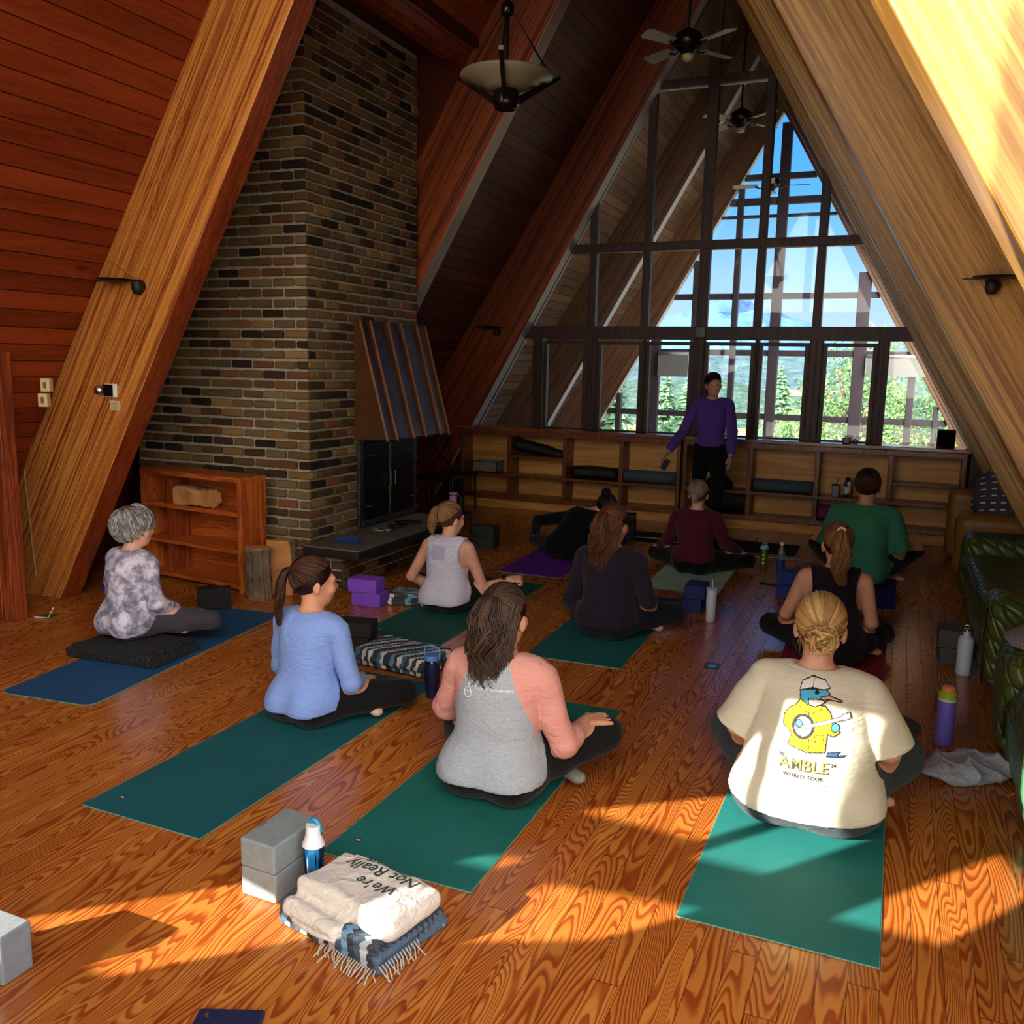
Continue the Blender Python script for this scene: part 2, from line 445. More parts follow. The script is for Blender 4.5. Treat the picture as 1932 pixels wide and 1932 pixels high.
def strands(mb, paths, r=.0028, n=4, c0=(.1, .05, .02), c1=(.3, .18, .08), tip=.35, flat=1.6, shade=None):
    for P in paths:
        m = len(P); t = random.random(); c = tuple(a+(b-a)*t for a, b in zip(c0, c1)); rr = r*random.uniform(.75, 1.25)
        rs = [rr*(1-(1-tip)*(i/(m-1))**2) for i in range(m)]
        mb.tube(P, rs, n, 0, c, False, flat)
def slerp(a, b, t):
    w = math.acos(max(-1, min(1, a.dot(b)))); 
    if w < 1e-4: return a.copy()
    return (a*math.sin((1-t)*w)+b*math.sin(t*w))/math.sin(w)
CR = Vector((.089, .108, .106)); CC = Vector((0, -.014, .022))
def scalp(u, k=1.): return CC+Vector((u.x*CR.x*k, u.y*CR.y*k, u.z*CR.z*k))
def hairline(n):
    """unit directions round the hairline, forehead to nape"""
    out = []
    for i in range(n):
        a = PI*2*i/n; y = math.cos(a); sx = math.sin(a)
        z = .33+.62*y if y > 0 else .33+1.0*y*.9
        x = sx*(1.0); v = Vector((x, y*.95, z if y > 0 else max(z, -.75))); out.append(v.normalized())
    return out
def hair(root, hc, R, style, cols, mat, s=1.0):
    """style: dict(kind, ...) in head-local coords then moved onto the head"""
    mb = MB(); c0, c1 = cols; k = style['kind']; P = []
    rnd = random.Random(style.get('seed', 3))
    if k in ('pony', 'bun', 'half', 'low'):
        T = Vector(style.get('tie', (0, -.9, .35))).normalized()
        st = hairline(150)
        for i, u in enumerate(st):
            for rep in range(3):
                u2 = (u+Vector((rnd.gauss(0, .03), rnd.gauss(0, .03), rnd.gauss(0, .03)))).normalized()
                if rep: u2 = slerp(u2, T, rnd.uniform(.1, .5))
                lift = rnd.uniform(1.0, 1.05)
                P.append([scalp(slerp(u2, T, t), .97+(lift-.97)*math.sin(t*PI/2)) for t in np.linspace(0, 1, 9)])
        strands(mb, P, .0034, 4, c0, c1, .8)
        b = scalp(T, 1.03); P = []
        if k != 'bun':
            L = style.get('len', .28); W = style.get('w', .05); wv = style.get('wave', .01); out = style.get('out', .05); N = style.get('n', 130)
            if k == 'half':
                for i in range(N*4):   # loose back layer
                    a = rnd.uniform(-1, 1); u = Vector((math.sin(a*1.35), -math.cos(a*1.35), rnd.uniform(-.2, .6))).normalized()
                    p0 = scalp(u, 1.0); ln = L*rnd.uniform(.65, 1.0); ph = rnd.uniform(0, 6); pts = []
                    for t in np.linspace(0, 1, 12):
                        z = p0.z-(p0.z+.02)*0-t*ln; kx = 1-.25*t
                        bk = max(0, 1-t*2)*0
                        pts.append(Vector((p0.x*kx*(1+.05*math.sin(t*6+ph))+math.sin(t*11+ph)*wv*t, min(p0.y, -.045-abs(p0.x)*-.3)-.02*math.sin(min(1, t*1.4)*PI/2)-.018*t+math.cos(t*9+ph)*wv*t*.6, z)))
                    P.append(pts)
                strands(mb, P, .0027, 4, c0, c1, .3); P = []
            for i in range(int(N*1.9)):
                a = rnd.uniform(0, 2*PI); q = math.sqrt(rnd.random()); ph = rnd.uniform(0, 6); ln = L*rnd.uniform(.72, 1.05); pts = []
                sw = style.get('sway', 0)
                for t in np.linspace(0, 1, 14):
                    ww = W*(.28+.72*math.sin(min(1, t*1.9)*PI/2))*(1-.55*max(0, t-.55)/.45)
                    o = out*math.sin(min(1, t*2.6)*PI/2)
                    x = math.cos(a)*q*ww+wv*math.sin(t*13+ph*.35)*t+sw*t; y = -o-math.sin(a)*q*ww*.6+wv*math.cos(t*12+ph*.35)*t*.7
                    pts.append(b+Vector((x, y, -ln*t+.035*math.sin(min(1, t*4)*PI)*.6)))
                P.append(pts)
            strands(mb, P, .0027, 4, c0, c1, .3)
            if style.get('band'):
                mb.add(*ring(b+Vector((0, -.012, .0)), .02, .007), 0, style['band'])
        else:
            B = style.get('R', .05)
            for i in range(300):
                ax = Vector((rnd.gauss(0, .7), -1, rnd.gauss(0, .7))).normalized(); e1 = ax.orthogonal().normalized(); e2 = ax.cross(e1)
                rr = B*rnd.uniform(.5, 1.05); a0 = rnd.uniform(0, 6); ln = rnd.uniform(2.2, 4.6); c = b+Vector((0, -B*.55, -B*.2))
                P.append([c+ax*rnd.uniform(-.5, .6)*B*.7+(e1*math.cos(a0+ln*t)+e2*math.sin(a0+ln*t))*rr*(1-.12*t) for t in np.linspace(0, 1, 12)])
            strands(mb, P, .0034, 4, c0, c1, .5)
            P = []
            for i in range(40):  # loose wisps
                u = Vector((rnd.uniform(-.9, .9), -.7, rnd.uniform(-.9, -.3))).normalized(); p = scalp(u, 1.0)
                d = Vector((rnd.gauss(0, .3), -.5, rnd.gauss(-.5, .5)))*.028
                P.append([p+d*t+Vector((0, 0, -.02*t*t)) for t in np.linspace(0, 1, 6)])
            strands(mb, P, .0009, 3, c0, c1, .3)
    if k == 'crop':
        L = style.get('len', .10); vol = style.get('vol', 1.0)
        for i in range(int(style.get('n', 620)*1.7)):
            a = rnd.uniform(0, 2*PI); zz = rnd.uniform(-.55, 1)
            u = Vector((math.cos(a)*math.sqrt(1-zz*zz), math.sin(a)*math.sqrt(1-zz*zz), zz))
            if u.y > .35 and u.z < .42: continue
            if abs(u.x) > .75 and u.z < -.12 and u.y > -.2: continue
            w = Vector(style.get('whorl', (.1, -.35, 1))).normalized(); d = (u-w); d = (d-u*d.dot(u)); 
            if d.length < .05: d = Vector((rnd.gauss(0, 1), rnd.gauss(0, 1), 0))
            d = (d.normalized()+Vector((rnd.gauss(0, .3), rnd.gauss(0, .3), rnd.gauss(0, .2)))); d = (d-u*d.dot(u)).normalized()
            pts = []; ll = L*rnd.uniform(.6, 1.1)/.1; hump = rnd.uniform(.7, 1.2)*vol
            for t in np.linspace(0, 1, 8):
                v = (u+d*t*ll).normalized(); lim = max(v.z, -.8)
                pts.append(scalp(Vector((v.x, v.y, lim)), 1.0+.16*hump*vol*math.sin(t*PI*.85)))
            P.append(pts)
        strands(mb, P, .0036 if vol > .5 else .0026, 4, c0, c1, .4)
    me_o = None
    # shell under the strands
    sh = [ell((0, -.014, .022), (.084, .103, .101))]
    if k == 'crop': sh = [ell((0, -.018, .026), (.084+.012*style.get('vol', 1), .102+.014*style.get('vol', 1), .102+.012*style.get('vol', 1)))]
    lo, hi = bounds(sh); g = Grid(lo, hi, .008); D = g.field(sh); X = g.pts()
    nrm = np.array((0, .72, -.695)); p0 = np.array((0, .082, .055))
    D = np.maximum(D, (X-p0) @ nrm-.0)
    V, F = nets(D, g); V = relax(V, F, 2); o = len(mb.v)
    dk = tuple(a*.6 for a in c0)
    mb.add([tuple(v) for v in V], [tuple(f) for f in F], 0, dk)
    for p in style.get('extra', []): mb.tube(*p)
    M3 = Matrix([list(r) for r in R])
    h = Vector(hc); mb.v = [tuple(M3 @ (Vector(v)*s)+h) for v in mb.v]
    return mb.build('hair', mat, root, smooth=True, fix=False)
def ring(c, R, r, n=14, m=6, ax=1):
    vs = []; fs = []
    for i in range(n):
        a = 2*PI*i/n
        for j in range(m):
            b = 2*PI*j/m; q = R+r*math.cos(b); p = [q*math.cos(a), r*math.sin(b), q*math.sin(a)]
            if ax == 2: p = [p[0], p[2], p[1]]
            vs.append((c[0]+p[0], c[1]+p[1], c[2]+p[2]))
    for i in range(n):
        for j in range(m):
            a = i*m+j; b = i*m+(j+1) % m; c_ = ((i+1) % n)*m+(j+1) % m; d = ((i+1) % n)*m+j; fs.append((a, b, c_, d))
    return vs, fs

def person(spec):
    S = dict(loc=(0, 0, 0), yaw=0, s=1., sh=.165, lean=(0, .03), torso=(.15, .105), waist=(.13, .10), hipr=(.158, .125), zsh=.50, hy=0, hp=0, hr=0,
             elL=(-.25, .08, .28), elR=(.25, .08, .28), wrL=(-.22, .26, .16), wrR=(.22, .26, .16), knL=(-.34, .30, .12), knR=(.34, .30, .12),
             anL=(.10, .36, .055), anR=(-.12, .42, .06), sleeve=1.0, shirt=None, pants=None, hem=.13, hemy=0., loose=.012, neck=.0, body_h=.008, hand_h=.005,
             hdL=(.3, .8, -.4), hdR=(-.3, .8, -.4), hnL=(0, .2, 1), hnR=(0, .2, 1), curl=.35, fistR=False, shc=None, stand=False, pre=None, tank=False, fold=1., up=0.)
    S.update(spec); s = S['s']; A = lambda k: np.array(S[k], float)
    lx, ly = S['lean']; zs = S['zsh']; sh = S['sh']
    B = []   # skin primitives
    pz = .13 if not S['stand'] else S['pelz']
    hw, hd = S['hipr']; ww, wd = S['waist']; tw, td = S['torso']
    nb = np.array((lx, ly+.0, zs+.045)); hx = .095
    if S['stand']: Z = lambda f: pz+(zs-pz)*f
    else: Z = lambda f: .10+(zs-.10)*f
    torso = [ell((0, 0, pz), (hw, hd, .13), None, .06), ell((lx*.35, ly*.3, Z(.42)), (ww, wd, .15), None, .07),
             ell((lx*.75, ly*.75, Z(.75)), (tw, td, .16), None, .07),
             cap((lx-sh*.80, ly, zs+.00), (lx+sh*.80, ly, zs+.00), .052, None, .06), cap((lx-.03, ly-.02, zs-.06), (lx+.03, ly-.02, zs-.06), .085, None, .06)]
    if not S['stand']: torso += [ell((x, -.05, .105), (.105*hw/.175, .11, .10), None, .04) for x in (-.08*hw/.175, .08*hw/.175)]
    ho = np.array(S.get('hoff', (0, .03, .155))); neck = [cap(nb+(0, -.005, -.05), nb+ho*.65, .056, .047, .03)]
    arms = {}; 
    for sd, n in ((-1, 'L'), (1, 'R')):
        shp = np.array((lx+sd*sh, ly, zs-.012)); el = A('el'+n); wr = A('wr'+n); r = S.get('armr', 1.)
        arms[n] = [cap(shp, el, .050*r, .038*r, .03), cap(el, el+(wr-el)*.35, .038*r, .036*r, .012), cap(el+(wr-el)*.35, wr, .036*r, .0235*r, .012)]
    legs = {}
    if S['stand']:
        for sd, n in ((-1, 'L'), (1, 'R')):
            hp = np.array((sd*.088, 0, pz-.03)); kn = A('kn'+n); an = A('an'+n)
            legs[n] = [cap(hp, kn, .088, .056, .04), cap(kn, kn+(an-kn)*.35, .056, .054, .02), cap(kn+(an-kn)*.35, an, .054, .036, .02)]
    else:
        for sd, n in ((-1, 'L'), (1, 'R')):
            hp = np.array((sd*hx, .02, .115)); kn = A('kn'+n); an = A('an'+n); q = S.get('legr', 1.)
            legs[n] = [cap(hp, kn, .092*q, .060*q, .05), cap(kn, kn+(an-kn)*.4, .056*q, .052*q, .02), cap(kn+(an-kn)*.4, an, .052*q, .034*q, .02)]
    feet = []
    for sd, n in ((-1, 'L'), (1, 'R')):
        an = A('an'+n); ft = S.get('ft'+n)
        if ft is None: ft = an+np.array((-sd*-.13 if False else (.13 if n == 'L' else -.13), .02, -.02)) if not S['stand'] else an+np.array((sd*.03, .15, -.04))
        ft = np.array(ft, float)
        feet.append([cap(an, ft, .033, .022, .02, ((0, 0, 1), 1.25)), cap(an+(ft-an)*.3, ft, .03, .026, .015, ((0, 0, 1), 1.5))])
    R = Rz(S['hy']) @ Rx(S['hp']) @ Ry(S['hr']); hc = nb+np.array(S.get('hoff', (0, .03, .155)))
    head = xform(head_prims(), R, hc)
    handp = []
    hands = [(A('wrL'), S['hdL'], S['hnL'], 1, False), (A('wrR'), S['hdR'], S['hnR'], -1, S['fistR'])]
    body = torso+neck+arms['L']+arms['R']+legs['L']+legs['R']+feet[0]+feet[1]+head
    lo, hi = bounds(body); h = S['body_h']
    g = Grid(lo, hi, h); D = g.field(body)
    V, F = nets(D, g); V = relax(V, F, 1, .4); Vs = [V]; Fs = [F]; o = len(V)
    for (w, d, n, sd, fist) in hands:
        hp_ = hand_prims(w, d, n, sd, S['curl'], fist=fist, s=S.get('hs', 1.)); lo, hi = bounds(hp_, .01); g2 = Grid(lo, hi, S['hand_h']); D2 = g2.field(hp_); v, f = nets(D2, g2)
        Vs.append(relax(v, f, 1, .3)); Fs.append(f+o); o += len(v)
    V = np.concatenate(Vs); F = np.concatenate(Fs)
    root = npmesh('person', V, F, S['skin']); root.scale = (s,)*3
    root.location = S['loc']; root.rotation_euler = (0, 0, S['yaw'])
    tag(root, S['label'], 'person', None if S['stand'] else 'people seated on the yoga mats')
    # eyes and lips
    e = MB()
    for sx in (-1, 1): e.lathe([(0, -.0105), (.0075, -.0075), (.0105, 0), (.0075, .0075), (0, .0105)], 10, (sx*.031, .0765, .002))
    M3 = Matrix([list(r) for r in R]); e.v = [tuple(M3 @ Vector(v)+Vector(hc)) for v in e.v]; e.build('eyes', MAT['eye'], root, smooth=True)
    l = MB().tube([(-.02, .0905, -.063), (-.01, .0985, -.066), (0, .1005, -.066), (.01, .0985, -.066), (.02, .0905, -.063)], [.002, .0045, .005, .0045, .002], 6)
    l.v = [tuple(M3 @ Vector(v)+Vector(hc)) for v in l.v]; l.build('lips', MAT['lips'], root, smooth=True)
    # trousers
    fo = S['fold']
    lp = torso[:2]+([torso[5], torso[6]] if not S['stand'] else [])+legs['L']+legs['R']
    if S.get('skirtfix'): lp = lp
    infl = S.get('pinf', .007); lo, hi = bounds(lp); g = Grid(lo-.02, hi+.02, h); D = g.field(lp, infl); X = g.pts()
    D = D+.0035*fo*wav(X, 14, 22, 30, 2.)
    top = S.get('waisttop', .25 if not S['stand'] else pz+.12)
    D = np.maximum(D, X[..., 2]-top)
    for n in ('L', 'R'):
        an = A('an'+n); kn = A('kn'+n); d = (an-kn)/np.linalg.norm(an-kn); q = (X-an) @ d+.015
        near = np.sqrt(((X-an)**2).sum(-1)) < .075; D = np.where(near, np.maximum(D, q), D)
    V, F = nets(D, g); V = relax(V, F, 1); npmesh('trousers', V, F, S['pants'], parent=root)
    # shirt
    sp = list(torso); k = S['sleeve']; slv = []
    lo_, hi_ = S['loose'], S.get('sloose', S['loose'])
    cuffs = []
    for n in ('L', 'R'):
        a = arms[n]
        if k <= 0: continue
        if k <= .5:
            sp_, e_ = a[0][1], a[0][2]; m = sp_+(e_-sp_)*(k*2); slv.append(cap(sp_, m, a[0][3]+.004, a[0][3]+S.get('slf', .012), .035)); cuffs.append((m, (e_-sp_)/np.linalg.norm(e_-sp_)))
        else:
            slv.append(a[0]); f = (k-.5)*2; e_, w_ = a[1][1], a[2][2]; m = e_+(w_-e_)*f
            slv += [cap(e_, e_+(m-e_)*.5, .040*S.get('armr', 1.), .036*S.get('armr', 1.), .012), cap(e_+(m-e_)*.5, m, .036*S.get('armr', 1.), .029, .012)]; cuffs.append((m, (w_-e_)/np.linalg.norm(w_-e_)))
    sp += S.get('extra_shirt', [])
    allp = sp+slv; lo, hi = bounds(allp); g = Grid(lo-.03, hi+.03, S.get('shirt_h', .007)); X = g.pts()
    Dt = g.field(sp, lo_); Da = g.field(slv, hi_) if slv else np.full(g.n, .3)
    z = X[..., 2]; z0 = S['hem']
    wr = .007*fo*rnoise(X, (9, 9, 30), int(abs(S['loc'][0])*10)+1)*np.clip(1.15-(z-z0)/.30, .12, 1)
    wr2 = .004*fo*rnoise(X, (16, 14, 17), 5)
    Da = Da+.005*fo*rnoise(X, (34, 34, 44), 3)
    Dt = Dt+wr+wr2
    if S['tank']: # racer-back arm holes
        for sd in (-1, 1):
            c = np.array((lx+sd*(sh+S.get('hole', .045)), ly, zs-.05)); q = (X-c); Dt = np.maximum(Dt, -(np.sqrt((q[..., 0]/.085)**2+(q[..., 1]/.3)**2+(q[..., 2]/.16)**2)-1)*.085)
    if not S['stand']:
        Dl = g.field(lp, S.get('pinf', .007)+.003)+.0035*fo*wav(X, 14, 22, 30, 2.); Dt = smin(Dt, Dl, .03)
    hemplane = z0+S['hemy']*X[..., 1]-z+(0 if S['stand'] else np.maximum(0, X[..., 1]+.02)*1.6)
    Dt = np.maximum(Dt, hemplane); D = smin(Dt, Da, .010) if slv else Dt
    q = X-(nb+np.array((0, .012, .052+S['neck']))); D = np.maximum(D, -(np.sqrt((q[..., 0]/1.15)**2+q[..., 1]**2+(q[..., 2]*1.1)**2)-.078))
    for m, d in cuffs:
        q = (X-m) @ d; near = np.sqrt(((X-m)**2).sum(-1)) < .10; D = np.where(near, np.maximum(D, q), D)
    V, F = nets(D, g); V = relax(V, F, 1)
    mats = S['shirt']; cols = None
    if S.get('raglan'):
        a = np.abs(V[:, 0]-lx); lim = .060+.105*np.clip((zs+.06-V[:, 2])/.24, 0, 1)**.8
        da = np.min([pdist(p, V) for p in slv], 0); dt = np.min([pdist(p, V) for p in torso[:3]], 0)
        q1 = np.minimum(a-lim, V[:, 2]-(zs-.22)); q2 = np.minimum(np.minimum(.035-da, dt-.005-da), a-.11); q_ = np.maximum(q1, q2)
        hd_ = V[:, 2]-(z0+S['hemy']*V[:, 1]+(0 if S['stand'] else np.maximum(0, V[:, 1]+.02)*1.6))
        cols = np.stack([np.clip(.5+q_*12, 0, 1), np.where(q_ > -.01, 1., np.clip(hd_*20, 0, 1)), np.zeros(len(V))], 1)
    so = npmesh(S.get('shirt_name', 'shirt'), V, F, mats, None, root, cols)
    if S.get('hemband'):
        pass
    hair(root, hc, R, S['hair'], S['haircol'], MAT['hair'])
    for nme, fi, col in S.get('feet', []):
        fp = feet[0 if fi == 'L' else 1]; blob(nme, fp, col, .006, root, infl=.004)
    if S['stand']:
        pass
    root['_'] = 0; del root['_']
    return root, so, dict(nb=nb, hc=hc, R=R, V=V, F=F)
SKY, BACKSKY, SUN, EXPO = .8, 7.0, 14.0, .68
P10X, P10Z = .012, .438
# ------------------------------------------------------------ materials in use
MAT = {}
MAT['floor'] = floor_mat()
MAT['deck'] = planks('roof_boards', 'a0431c', '5f1f08', .127, rough=.42)
MAT['deck_porch'] = planks('porch_boards', '8a6a4c', '553c2a', .127, rough=.5)
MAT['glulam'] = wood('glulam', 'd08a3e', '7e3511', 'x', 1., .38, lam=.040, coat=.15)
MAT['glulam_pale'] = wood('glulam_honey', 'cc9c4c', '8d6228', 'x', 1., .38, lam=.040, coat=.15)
MAT['glulam_shaded'] = wood('glulam_shaded', '9a4a22', '4a1b0c', 'x', 1., .38, lam=.040, coat=.15)  # far left legs: fading of the light put into a redder, darker wood
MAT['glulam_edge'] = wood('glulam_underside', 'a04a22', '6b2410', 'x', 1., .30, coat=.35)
MAT['dark'] = wood('dark_frame', '4a2015', '220d07', 'z', 1., .5, ring=8)
MAT['cab'] = wood('cabinet_frame', '8a4a22', '542611', 'z', 1.2, .38, coat=.2, ring=8)
MAT['ply'] = wood('birch_ply', 'd9a052', 'bb7c38', 'x', .5, .45, ring=5)
MAT['shelfw'] = wood('bookcase_fir', 'c8682a', '8f3e14', 'z', 1., .4, ring=8)
MAT['post'] = wood('post_fir', 'a04a1e', '63240e', 'z', 1., .45, ring=7)
MAT['brick'] = attr_mat('brick', .85, .5, .2)
MAT['mortar'] = plain('mortar', 'a39a86', .95, bump=.5, bscale=70, var=.2)
MAT['slate'] = plain('hearth_slate', '5e564c', .55, bump=.5, bscale=14, var=.35)
MAT['slate_edge'] = plain('hearth_edge', '17120f', .6, bump=.3, bscale=30)
MAT['iron'] = plain('black_iron', '0c0b0b', .35, .6, bump=.15, bscale=40)
MAT['ironedge'] = plain('worn_iron', '4a4641', .4, .7, bump=.6, bscale=60, var=.5)
MAT['copper'] = plain('aged_copper', '5b463e', .36, .85, bump=.35, bscale=30, var=.35)
MAT['copper_side'] = plain('brown_copper', '5c3a1a', .45, .5, bump=.2, bscale=30, var=.2)
MAT['rib'] = plain('copper_seam', 'a0673c', .35, .8, bump=.1, bscale=40, var=.2)
MAT['glass'] = glass_mat('window_glass')
MAT['black'] = plain('matt_black', '0b0a0a', .6)
MAT['blackg'] = plain('gloss_black', '080808', .25)
MAT['chrome'] = plain('chrome', 'd8d8d8', .18, 1.)
MAT['white'] = plain('white_plastic', 'e6e4df', .4)
MAT['cream'] = plain('cream_plate', 'd8c08c', .5)
MAT['eye'] = plain('eye', '2a1c14', .2); MAT['lips'] = plain('lips', 'b0645a', .45)
MAT['hair'] = attr_mat('hair', .46, 0, .2)
MAT['lampglass'] = plain('frosted_lamp_glass', '7d745c', .35, bump=.0, Transmission_Weight=0.15)
MAT['outframe'] = plain('porch_frame_paint', '4a4048', .6, bump=.1)
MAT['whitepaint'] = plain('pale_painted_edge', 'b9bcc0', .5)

XC = -2.12
def inner(z): return (5.94-z)/1.75
def outer(z): return (6.75-z)/1.57
def orient(o, M4):
    o.data.transform(M4.inverted()); o.matrix_world = M4
    return o
YB = [1.7, 4.55, 7.4, 10.25, 13.1, 15.95]; TH = .18
# floor
f = MB().box((-6.6, -1.4, -.12), (2.3, 10.5, 0)); struct(f.build('floor', MAT['floor']))
f = MB().box((-6.6, 10.5, -.14), (2.3, 16.2, -.02)); struct(f.build('floor', plain('porch_floor', '6e6258', .7, bump=.2, bscale=20)))
# beams: each A-frame has two legs
def beam(y, sd, mats, nm='beam'):
    P = [(XC+sd*inner(0), 0), (XC, 5.94), (XC, 6.75), (XC+sd*outer(0), 0)]
    mb = MB(); n = 4
    vs = [(p[0], y, p[1]) for p in P]+[(p[0], y+TH, p[1]) for p in P]
    mb.add(vs, [(0, 1, 2, 3)]); mb.add(vs, [(7, 6, 5, 4)]); mb.add(vs, [(0, 4, 5, 1)], 1); mb.add(vs, [(2, 6, 7, 3)]); mb.add(vs, [(3, 7, 4, 0)]); mb.add(vs, [(1, 5, 6, 2)])
    o = mb.build(nm, mats, fix=False)
    bm = bmesh.new(); bm.from_mesh(o.data); bmesh.ops.remove_doubles(bm, verts=bm.verts, dist=1e-5); bmesh.ops.recalc_face_normals(bm, faces=bm.faces); bm.to_mesh(o.data); bm.free()
    d = Vector((-sd, 0, 1.66)).normalized(); yv = Vector((0, 1, 0)); zv = d.cross(yv)
    M4 = Matrix((d, yv, zv)).transposed().to_4x4(); M4.translation = (XC+sd*inner(0), y, 0)
    orient(o, M4)
    b = o.modifiers.new('b', 'BEVEL'); b.width = .006; b.segments = 2; b.limit_method = 'ANGLE'
    return struct(o)
for i, y in enumerate(YB):
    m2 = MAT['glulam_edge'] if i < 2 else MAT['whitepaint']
    if i == 2: m2 = plain('painted_sheen_underside', '8c8078', .3)  # pale grey stands in for skylight reflected on the varnished wood
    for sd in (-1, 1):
        beam(y, sd, [(MAT['glulam_pale'] if sd > 0 else (MAT['glulam'] if y < 5 else MAT['glulam_shaded'])) if y < 12 else wood('porch_glulam', '8d6747', '54392a', 'x', 1., .5, lam=.04), m2 if sd < 0 else MAT['glulam_pale']])
# roof decks, local x along the room, local y up the slope
def deck(sd, y0, y1, z0=0., z1=6.75, mat=None, nm=None):
    up = Vector((-sd, 0, 1.57)).normalized(); ax = Vector((0, 1, 0)); n = ax.cross(up)
    k = math.sqrt(1+1/1.57**2); a, b = z0*k, z1*k
    if y1 in YB: y1 += .19
    t = .08*(1 if n.x*sd > 0 else -1)
    mb = MB().box((y0, a, min(0, t)), (y1, b, max(0, t)))
    o = mb.build(nm or ('ceiling' if True else ''), mat or MAT['deck'])
    M4 = Matrix((ax, up, n)).transposed().to_4x4(); M4.translation = (XC+sd*outer(0), 0, 0); o.matrix_world = M4
    return struct(o)
deck(-1, -1.3, 1.7); deck(-1, 1.88, 4.55, 2.62); deck(-1, 3.55, 4.55, 0, 2.62)
deck(-1, 4.73, 5.12); deck(-1, 5.12, 7.4, 4.3); deck(-1, 7.58, 10.25, mat=planks('shaded_boards', '7a4228', '43200f', .127))  # far bay boards coloured darker in place of light falling off
deck(-1, 10.43, 13.1, mat=MAT['deck_porch']); deck(-1, 13.28, 15.95, mat=MAT['deck_porch'])
deck(1, -1.3, 1.7, 0, .35); deck(1, -1.3, 1.7, 5.3, 6.75)
def onroof(y, z, off=0.): return (XC+outer(z)+off, y, z)
sk = MB()  # unseen roof glazing, added so sky light fills the left side
for y in (-1.28, -.3, .7, 1.66): sk.tube([onroof(y, .35), onroof(y, 5.3)], .035, 4)
for z in (.35, 1.9, 3.6, 5.3): sk.tube([onroof(-1.3, z), onroof(1.7, z)], .035, 4)
sk = struct(sk.build('window_40', MAT['dark']))  # added glazing for fill light, not a window of the room
MB().add([onroof(-1.3, .35), onroof(1.7, .35), onroof(1.7, 5.3), onroof(-1.3, 5.3)], [(0, 1, 2, 3)]).build('pane', MAT['glass'], sk, fix=False)
for y0, y1 in ((1.88, 4.55), (4.73, 7.4), (7.58, 10.25)): deck(1, y0, y1)
deck(1, 10.43, 13.1, 3.4, mat=MAT['deck_porch']); deck(1, 13.28, 15.95, 3.9, mat=MAT['deck_porch'])
# side alcove behind the post, and the roof well around the chimney
A = MB().prism([(-7.2, 0), (XC-outer(0), 0), (XC-outer(2.62)+.0, 2.62), (-7.2, 2.62)], 3.50, 3.55).prism([(-7.2, 0), (XC-outer(0), 0), (XC-outer(2.62), 2.62), (-7.2, 2.62)], 1.78, 1.88).box((-7.2, 1.7, 2.62), (-4.76, 3.55, 2.70)).box((-7.2, 1.7, -.02), (-5.4, 4.2, 0)).box((-7.2, 1.88, 0), (-7.1, 4.12, 2.62)).box((-7.2, 1.8, 0), (-5.7, 1.88, 2.62))
struct(A.build('wall_left_alcove', MAT['dark']))
A = MB().box((-6.3, 5.05, 4.42), (-3.55, 7.5, 4.5)).box((-6.3, 5.05, 0), (-6.2, 7.4, 4.42)).prism([(-6.5, 0), (XC-outer(0), 0), (XC-outer(4.5), 4.5), (-6.5, 4.5)], 5.02, 5.12).prism([(-6.5, 0), (XC-outer(0), 0), (XC-outer(4.5), 4.5), (-6.5, 4.5)], 7.40, 7.5)
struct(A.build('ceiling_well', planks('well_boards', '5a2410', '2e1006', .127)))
struct(MB().box((-3.76, 4.73, 4.27), (-3.66, 7.4, 4.36)).build('trim_1', MAT['deck'], bevel=.008))
# left post
p = MB().box((-5.62, 4.0, 0), (-5.29, 4.11, 2.17)); p.box((-5.40, 3.985, 0), (-5.375, 4.0, 2.17)); p.box((-5.8, 3.97, 0), (-5.56, 4.0, 2.17))
struct(p.build('trim_2', MAT['post'], bevel=.006))
struct(MB().box((-5.8, 3.96, 2.17), (-5.25, 4.13, 2.30)).build('trim_3', MAT['dark'], bevel=.006))

# ------------------------------------------------------------ unseen back gable, openings made up to throw sun patches and sky fill
from mathutils.geometry import tessellate_polygon
def wall_holes(name, outer_poly, holes, y, mat, th=.02):
    loops = [[Vector((p[0], p[1], 0)) for p in q] for q in [outer_poly]+holes]
    tri = tessellate_polygon(loops); pts = [p for q in loops for p in q]
    mb = MB(); mb.add([(p.x, y, p.y) for p in pts], [tuple(t) for t in tri]); o = mb.build(name, mat, fix=True)
    s = o.modifiers.new('s', 'SOLIDIFY'); s.thickness = th; s.offset = 0
    return struct(o)
holes = [[(-4.86, 1.42), (-4.29, 1.385), (-4.17, 1.60), (-4.67, 1.70)],
         [(-3.98, 1.62), (-3.66, 1.74), (-3.62, 1.90), (-4.12, 1.86)],
         [(-4.62, 2.09), (-4.06, 2.08), (-4.06, 2.60), (-4.40, 2.27)],
         [(-4.0, 2.02), (-3.70, 2.02), (-3.70, 2.72), (-4.0, 2.72)],
         [(-3.36, 1.94), (-3.01, 1.94), (-3.06, 2.16), (-3.36, 2.28)],
         [(-4.45, 1.84), (-4.28, 1.84), (-4.30, 1.92), (-4.42, 1.90)],
         [(-3.55, 3.1), (-2.25, 3.1), (-2.25, 5.3), (-2.45, 5.3)],
         [(-2.1, 3.1), (-.75, 3.1), (-1.85, 5.2), (-2.1, 5.2)],
         [(-3.44, 2.40), (-3.04, 2.40), (-3.04, 2.86), (-3.44, 2.86)],
         [(-2.9, .15), (-1.9, .15), (-1.9, .55), (-2.9, .55)], [(-1.6, .15), (1.3, .15), (1.3, .55), (-1.6, .55)],
         [(-.2, 1.2), (1.0, 1.2), (.45, 2.4), (-.2, 2.4)]]
